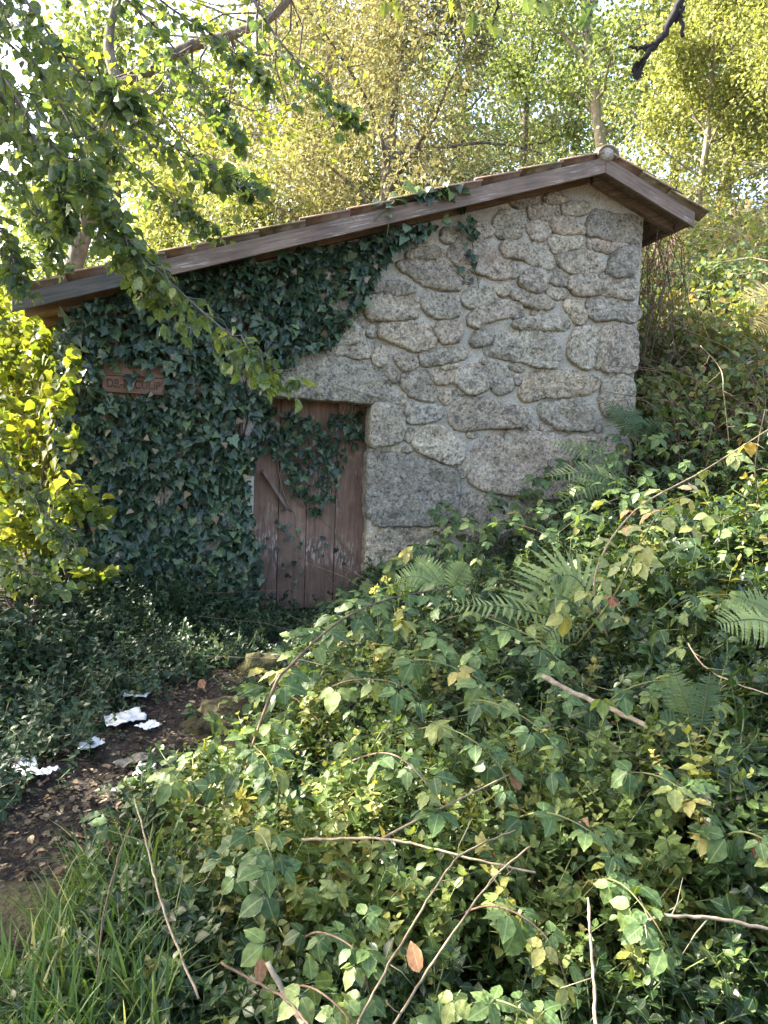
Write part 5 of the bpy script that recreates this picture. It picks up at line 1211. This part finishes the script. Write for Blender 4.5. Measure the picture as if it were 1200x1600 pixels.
n = 26000; x = rng.uniform(3.75, 13, n); y = rng.uniform(-2.5, 14, n); z = terr(x, y)+rng.random(n)**1.3*.7; k = in_frame(x, y, z, 60) & (np.array([noise.noise(Vector((a*.9, b*.9, 9))) for a, b in zip(x, y)]) > -.3); x, y, z = x[k], y[k], z[k]; n = len(x)
tip = rnd_dirs(n)
o = scatter('hillside_growth', [(L_DIA, frame(rnd_dirs(n, .6), tip), np.c_[x, y, z], rng.uniform(.05, .12, n))], MAT['scrub']); tag(o, 'mixed green and rusty growth covering the right hillside', 'ground cover', kind='stuff')
n = 1700; x = rng.uniform(3.7, 8.5, n); y = rng.uniform(-2.4, 4, n); z = terr(x, y)+.15+.75*rng.random(n); k = in_frame(x, y, z, 60) & (np.array([noise.noise(Vector((a*1.4, b*1.4, 13))) for a, b in zip(x, y)]) > -.1); x, y, z = x[k], y[k], z[k]; n = len(x)
tip = rnd_dirs(n); tip[:, 2] -= .2; F = frame(np.c_[rng.normal(0, .35, n), rng.normal(-.35, .35, n), np.ones(n)], tip); P = np.c_[x, y, z]; sb = rng.uniform(.09, .17, n)
o = scatter('hillside_brambles', [(BR[i], F[i::4], P[i::4], sb[i::4]) for i in range(4)], MAT['bramble']); tag(o, 'green brambles scrambling over the hillside right of the hut', 'brambles', kind='stuff')
def stems_mass(name, label, n, fx, fy, hgt, r, mat, lean=.6):
    m = MB()
    for k in range(n):
        x, y = rng.uniform(*fx), rng.uniform(*fy); z = T1(x, y)-.05
        if not in_frame(np.array([x]), np.array([y]), np.array([z+.3]), 150)[0] or (XL-.1 < x < XR+.03 and y > -.1) or path_dist(np.array([x]), np.array([y]))[0] < .1: continue
        h = hgt*rng.uniform(.4, 1.3); d = rng.normal(0, lean, 2)*h; c = np.array([(x, y, z), (x+d[0]*.4, y+d[1]*.4, z+h*.7), (x+d[0]*1.1, y+d[1]*1.1, z+h*rng.uniform(.6, 1.1))])
        m.tube(smooth_line(c, 3), np.linspace(r, r*.4, 7)*rng.uniform(.6, 1.4), 3, cap=False)
    o = m.build(name, MAT[mat]); tag(o, label, 'dry stems', kind='stuff')
stems_mass('dry_brush', 'dense dry grey-brown stems standing on the right hillside', 850, (3.7, 11), (-1.5, 11), 1.1, .006, 'dry_stem')
stems_mass('brown_brush', 'dark brown dead stems tangled beside the right wall corner', 300, (3.68, 4.9), (-1.2, 1.6), .9, .005, 'brown_stem')
stems_mass('bank_stems', 'thin brown stems showing between the leaves of the bank', 380, (.6, 4.6), (-4.5, -.3), .45, .003, 'brown_stem', .8)
stems_mass('straw_stems', 'thin straw-coloured stems among the leaves of the bank', 120, (.5, 4.6), (-4.5, -.5), .5, .0026, 'dry_stem', .9)
# dead vine hanging from the right eave
dvn = empty('dead_vine', tuple(at_y(1030, 400, .2))); tag(dvn, 'dead brown vine hanging in a tangle from the right eave', 'vine'); dl = np.array(dvn.location)
m = MB()
for k in range(46):
    a = at_y(rng.uniform(1005, 1062), rng.uniform(345, 380), rng.uniform(-.1, .9)); b = at_y(rng.uniform(1000, 1072), rng.uniform(430, 640), rng.uniform(-.1, .8)); md = (a+b)/2+rng.normal(0, .12, 3)
    m.tube(smooth_line([a, a*.6+md*.4+rng.normal(0, .06, 3), md, md*.4+b*.6+rng.normal(0, .08, 3), b], 4), rng.uniform(.002, .005), 3, cap=False)
m.build('stem', MAT['brown_stem'], dvn, origin=dl)
rl_ = tmpl_mesh('dead_leaf', L_OV, MAT['rust'])
for k in range(60): link('leaf', rl_, None, dvn, mat4(frame(rnd_dirs(1)[0], (rng.normal(0, .5), rng.normal(0, .5), -1)), at_y(rng.uniform(1002, 1065), rng.uniform(390, 520), rng.uniform(-.05, .6))-dl, rng.uniform(.03, .07)))

# ------------------------------------------------------------------ dead canes, sticks and straws, traced one by one
def stick(name, label, pts, r0, r1, mat, forks=(), cat='stick', seg=6, jit=.0012):
    pts = traced(*pts) if isinstance(pts[0], tuple) and len(pts[0]) == 3 else pts
    c = smooth_line(pts, 7); c = c+np.clip(rng.normal(0, jit, c.shape), -jit*2, jit*2); b = tuple(c[0]); root = empty(name, b); tag(root, label, cat)
    rr = np.linspace(r0, r1, len(c))*.72*(1+.22*np.abs(np.sin(np.arange(len(c))*1.9)))
    m = MB(); m.tube(c, rr, seg)
    for q in range(3, len(c)-2, 5):
        if rng.random() < .6:
            dv_ = rnd_dirs(1, .2)[0]; m.tube([c[q], c[q]+dv_*rng.uniform(.015, .06), c[q]+dv_*rng.uniform(.06, .11)+rng.normal(0, .012, 3)], [rr[q]*.6, rr[q]*.4, rr[q]*.2], 4)
    m.build('stem', MAT[mat], root, origin=b)
    for fp, fr0 in forks:
        m = MB(); c2 = smooth_line(traced(*fp), 6); m.tube(c2, np.linspace(fr0, fr0*.5, len(c2)), seg); m.build('side_twig', MAT[mat], root, origin=b)
def traced(*pp):
    """points along a stick: its two ends lie on the leaves, the rest between them"""
    d = [float(np.dot(surf(a, b, o_)-CAM, fwd))-.06 for a, b, o_ in pp]; dd = np.linspace(np.mean(d[:2]), np.mean(d[-2:]), len(pp))
    dd = np.minimum(dd, np.array(d)+.02); return [at_d(a, b, k) for (a, b, _), k in zip(pp, dd)]
sf = lambda a, b, o_=.06: (a, b, o_)
stick('dead_cane', 'pale forked dead cane lying level across the bank leaves', [sf(468,1312), sf(530,1311), sf(597,1310), sf(660,1322), sf(720,1338), sf(838,1364)], .005, .0035, 'dry_stem', [([sf(597,1310), sf(660,1277), sf(740,1238), sf(800,1208)], .004)])
stick('dead_cane', 'long pale dead cane rising steeply from the bottom edge, the left of two', [sf(548,1625,.1), sf(600,1520,.1), sf(660,1420,.1), sf(705,1352,.1), sf(745,1322,.1), sf(805,1298,.1)], .0042, .003, 'dry_stem')
stick('dead_cane', 'long pale dead cane rising steeply from the bottom edge, the right of two', [sf(600,1625,.1), sf(660,1530,.1), sf(720,1440,.1), sf(775,1368,.1), sf(830,1322,.1)], .004, .003, 'dry_stem')
stick('fallen_branch', 'thick cut grey branch resting on the brambles below the fern', [sf(848,1056,.02), sf(895,1082,.02), sf(950,1106,.02), sf(1030,1145,.0), sf(1080,1175,-.06)], 0.0145, .011, 'stick', seg=9, jit=.002)
stick('dead_cane', 'grey twig lying towards the right edge low on the bank', [sf(985,1450), sf(1040,1432), sf(1120,1436), sf(1210,1454)], .006, .005, 'stick', [([sf(1015,1440), sf(1005,1415), sf(998,1400)], .003)])
stick('dead_cane', 'pale upright dead stem rising from the bottom edge at the right', [sf(930,1625,.12), sf(928,1540,.12), sf(922,1450,.12), sf(918,1405,.12)], .005, .0035, 'dry_stem')
stick('straw', 'long pale straw standing between the path and the grass', [sf(310,1560,.05), sf(262,1440,.12), sf(240,1365,.16), sf(222,1290,.2), sf(210,1248,.22)], .004, .0025, 'dry_stem')
stick('dead_cane', 'thick grey twig poking up at the bottom edge beside the grass', [sf(490,1625,.05), sf(455,1570,.05), sf(418,1505,.05)], .011, .008, 'stick', seg=8)
stick('dead_cane', 'dark thin twig crossing the bottom edge beside the grass', [sf(345,1505,.1), sf(400,1535,.1), sf(450,1565,.1), sf(490,1610,.1)], .004, .003, 'brown_stem')
stick('dead_cane', 'white thin stem curving near the right edge above the dark fern', [sf(1075,1005,.1), sf(1100,1040,.1), sf(1150,1068,.1), sf(1215,1088,.1)], .004, .003, 'dry_stem')
stick('dead_cane', 'dark upright stem in the middle of the grass tuft', [sf(150,1560,.0), sf(160,1440,.1), sf(185,1340,.2), sf(205,1290,.25)], .003, .002, 'brown_stem')
stick('dead_cane', 'thin pale stem arching above the right hillside scrub', [surf(1140,700,.1), at_d(1132,620,4.6), at_d(1125,575,4.6), at_d(1095,540,4.6)], .004, .003, 'dry_stem')
stick('dead_cane', 'brown thorny stem standing at the right edge of the bank', [surf(1190,800,.1), at_d(1180,730,3.9), at_d(1195,640,4.0)], .005, .003, 'brown_stem')

# ------------------------------------------------------------------ grass tuft
def grass(n, px0, px1, py0, py1, Lr, name, label):
    V, F, A = [], [], []; k0 = 0
    for i in range(n):
        a, b = rng.uniform(px0, px1), rng.uniform(py0, py1); p = on_ground(a, b)
        p = np.array(p)
        if p[1] > -.1: continue
        if path_dist(np.array([p[0]]), np.array([p[1]]))[0] < -.04 or np.hypot(p[0]-CAM[0], p[1]-CAM[1]) < .8: continue
        L = rng.uniform(*Lr); az = rng.uniform(0, 6.28); d = np.array([math.cos(az), math.sin(az), 0])*.7+np.array([-.15, -.1, 0]); wd = rng.uniform(.003, .0065); sdv = np.array([-d[1], d[0], 0]); sdv /= np.linalg.norm(sdv)
        bend = rng.uniform(.35, 1.2); rv = rng.random(); S_ = 6
        for s_ in range(S_+1):
            t = s_/S_; q = p+np.array([0, 0, -.02])+np.array([0, 0, L*(t-.42*bend*t*t)])+d*L*(.15*t+.5*bend*t*t); w_ = wd*(1-t**2)+.0004
            V += [q-sdv*w_, q+sdv*w_]; A += [(-.3, t, rv), (.3, t, rv)]
            if s_: j = k0+2*s_; F += [(j-2, j-1, j+1), (j-2, j+1, j)]
        k0 += 2*(S_+1)
    o = link(name, mesh_np(name, np.array(V), np.array(F), np.array(A)), MAT['grass']); tag(o, label, 'grass', kind='stuff')
grass(1500, -60, 270, 1380, 1760, (.2, .44), 'grass', 'long green grass arching in the bottom left corner')
grass(160, 150, 420, 1300, 1420, (.10, .28), 'sparse_grass', 'sparse thin grass blades between the path and the bank')

# ------------------------------------------------------------------ litter on the path
def tissue(px, py, w_, h_, seed, label, mat='paper'):
    p = on_ground(px, py); p[2] = T1(p[0], p[1])+.035; rs = random.Random(seed); n = 16; m = MB(); V = []
    rot = rs.uniform(0, 3.14); ca, sa = math.cos(rot), math.sin(rot)
    for i in range(n):
        for j in range(n):
            u, v = i/(n-1)*2-1, j/(n-1)*2-1
            rr = 1+.42*noise.noise(Vector((math.cos(math.atan2(v, u))*1.4, math.sin(math.atan2(v, u))*1.4, seed*3.7)))
            x, y = u*w_/2*rr, v*h_/2*rr
            z = .020*abs(noise.noise(Vector((u*1.8+seed, v*1.8, 0))))+.010*abs(noise.noise(Vector((u*3.2, v*3.2+seed, 2))))
            V.append((p[0]+x*ca-y*sa, p[1]+x*sa+y*ca, T1(p[0]+x, p[1]+y)+.05+z))
    m.add(V, [(i*n+j, (i+1)*n+j, (i+1)*n+j+1, i*n+j+1) for i in range(n-1) for j in range(n-1)])
    o = m.build('tissue', MAT[mat], None, origin=tuple(p)); tag(o, label, 'tissue', 'discarded tissues by the path')
    s = o.modifiers.new('thickness', 'SOLIDIFY'); s.thickness = .0012
tissue(193, 1138, .20, .15, 1, 'largest crumpled white tissue in the middle of the path')
tissue(212, 1101, .13, .09, 2, 'crumpled white tissue farthest up the path, half in the leaves')
tissue(231, 1150, .10, .08, 3, 'small white tissue scrap just right of the largest tissue')
tissue(140, 1181, .11, .07, 4, 'torn white tissue scrap alone on the bare soil')
tissue(42, 1222, .18, .09, 5, 'wide white tissue at the left edge of the path in the leaves')
tissue(28, 1206, .08, .06, 6, 'small white tissue scrap above the wide one at the left edge')
tissue(76, 1223, .075, .06, 7, 'small white tissue scrap right of the wide one at the left edge')
tissue(207, 1206, .15, .09, 8, 'dirty beige tissue at the right side of the path beside the bank', 'stick')
tissue(228, 1222, .11, .08, 9, 'pale grey tissue sinking into the bank leaves')
def rock(px, py, r, sq, label, mat, seed):
    p = on_ground(px, py); m = MB(); V = []; F = []; nu, nv = 24, 14
    for i in range(nv+1):
        th = math.pi*i/nv
        for j in range(nu):
            ph = 2*math.pi*j/nu; d = Vector((math.sin(th)*math.cos(ph), math.sin(th)*math.sin(ph), math.cos(th))); k = r*(1+.28*noise.fractal(d*1.4+Vector((seed, 0, 0)), 1, 2, 4))
            V.append((p[0]+d.x*k*1.15, p[1]+d.y*k, T1(p[0], p[1])+d.z*k*sq))
    for i in range(nv):
        for j in range(nu): F.append((i*nu+j, (i+1)*nu+j, (i+1)*nu+(j+1) % nu, i*nu+(j+1) % nu))
    m.add(V, F); o = m.build('rock', MAT[mat], None, origin=tuple(p)); tag(o, label, 'rock')
rock(413, 1052, .15, .9, 'mossy round stone with a pale patch in front of the door', 'moss', 2)
rock(366, 1128, .21, .5, 'low dark mossy hump at the right side of the path', 'moss_dark', 5)
rock(8, 1440, .22, .25, 'flat mossy stone at the lower left edge of the path', 'moss_dark', 8)
dmesh = [tmpl_mesh('fallen_leaf', t_, MAT['dead']) for t_ in (L_OAK, L_OV, L_OV2, L_HAZ2)]
cnt = 0
for k in range(900):
    px, py = rng.uniform(-20, 470), rng.uniform(990, 1470); p = on_ground(px, py)
    if path_dist(np.array([p[0]]), np.array([p[1]]))[0] > .05: continue
    if cnt >= 260: break
    cnt += 1; p[2] = T1(p[0], p[1])+.035+.012*rng.random()
    o = link('fallen_leaf', dmesh[k % 4], None, None, mat4(frame((rng.normal(0, .3), rng.normal(0, .3), 1), (rng.normal(), rng.normal(), 0)), p, rng.uniform(.018, .045)))
    tag(o, 'dry brown leaf lying on the dark soil of the path', 'leaf', 'dry leaves on the path')
pc = smooth_line(PATH, 12); n = 2600; i_ = rng.integers(0, len(pc), n); x = pc[i_, 0]+rng.normal(0, .26, n); y = pc[i_, 1]+rng.normal(0, .26, n); k = (path_dist(x, y) < .1) & (y < -.15); x, y = x[k], y[k]; n = len(x)
o = scatter('leaf_litter', [(L_OV2, frame(np.c_[rng.normal(0, .35, n), rng.normal(0, .35, n), np.ones(n)], rnd_dirs(n)), np.c_[x, y, terr(x, y)+.025+.02*rng.random(n)], rng.uniform(.010, .034, n))], MAT['crumbs']); tag(o, 'fine brown leaf crumbs strewn over the path', 'leaf litter', kind='stuff')
rmesh = tmpl_mesh('dead_bramble_leaf', L_OV2, MAT['rust'])
for px, py, s_, lab in [(815,1232,.06,'rusty curled leaf among the sunlit brambles'), (992,865,.075,'brown curled leaf hanging on the yellowing bramble cane'), (905,1300,.05,'dead orange-brown leaf low on the bank beside the glossy leaves'), (408,1497,.06,'reddish dead leaf on the thick twig beside the grass'), (655,1520,.07,'brown dead leaf caught between the two steep canes'), (880,1160,.055,'curled brown leaf just below the cut grey branch'), (312,1062,.07,'tall brown leaf standing in the periwinkle behind the path'), (1180,1340,.07,'brown withered leaf cluster at the right edge of the bank')]:
    p = surf(px, py, .05)-ray(px, py)*.05
    o = link('dead_leaf', rmesh, None, None, mat4(frame((rng.normal(0, .4), -.7, .6), (rng.normal(), 0, rng.normal())), p, s_)); tag(o, lab, 'leaf')
# yellow-flowered stems in front of the door
yf = empty('yellow_flower', tuple(surf(598, 990))); tag(yf, 'two small yellow-tipped flower stems in front of the door', 'flower'); yl = np.array(yf.location)
pm = tmpl_mesh('petal', L_OV2, MAT['petal'])
for a, b, c_ in (((592,985), (588,945), (586,922)), ((622,975), (612,930), (603,905))):
    pts = smooth_line([at_d(*q, 3.75) for q in (a, b, c_)], 6); m = MB(); m.tube(pts, np.linspace(.004, .002, len(pts)), 4); m.build('stem', MAT['green_stem'], yf, origin=yl)
    for k in range(12): link('petal', pm, None, yf, mat4(frame(rnd_dirs(1, .3)[0], rnd_dirs(1)[0]), pts[-1]+rng.normal(0, .011, 3)-yl, rng.uniform(.012, .026)))

if False: print('TRIS', sum(len(o.data.loop_triangles) or len(o.data.polygons) for o in S.objects if o.type == 'MESH'))

grass(420, 430, 1200, 950, 1600, (.12, .34), 'bank_grass', 'scattered thin grass blades between the leaves of the bank')
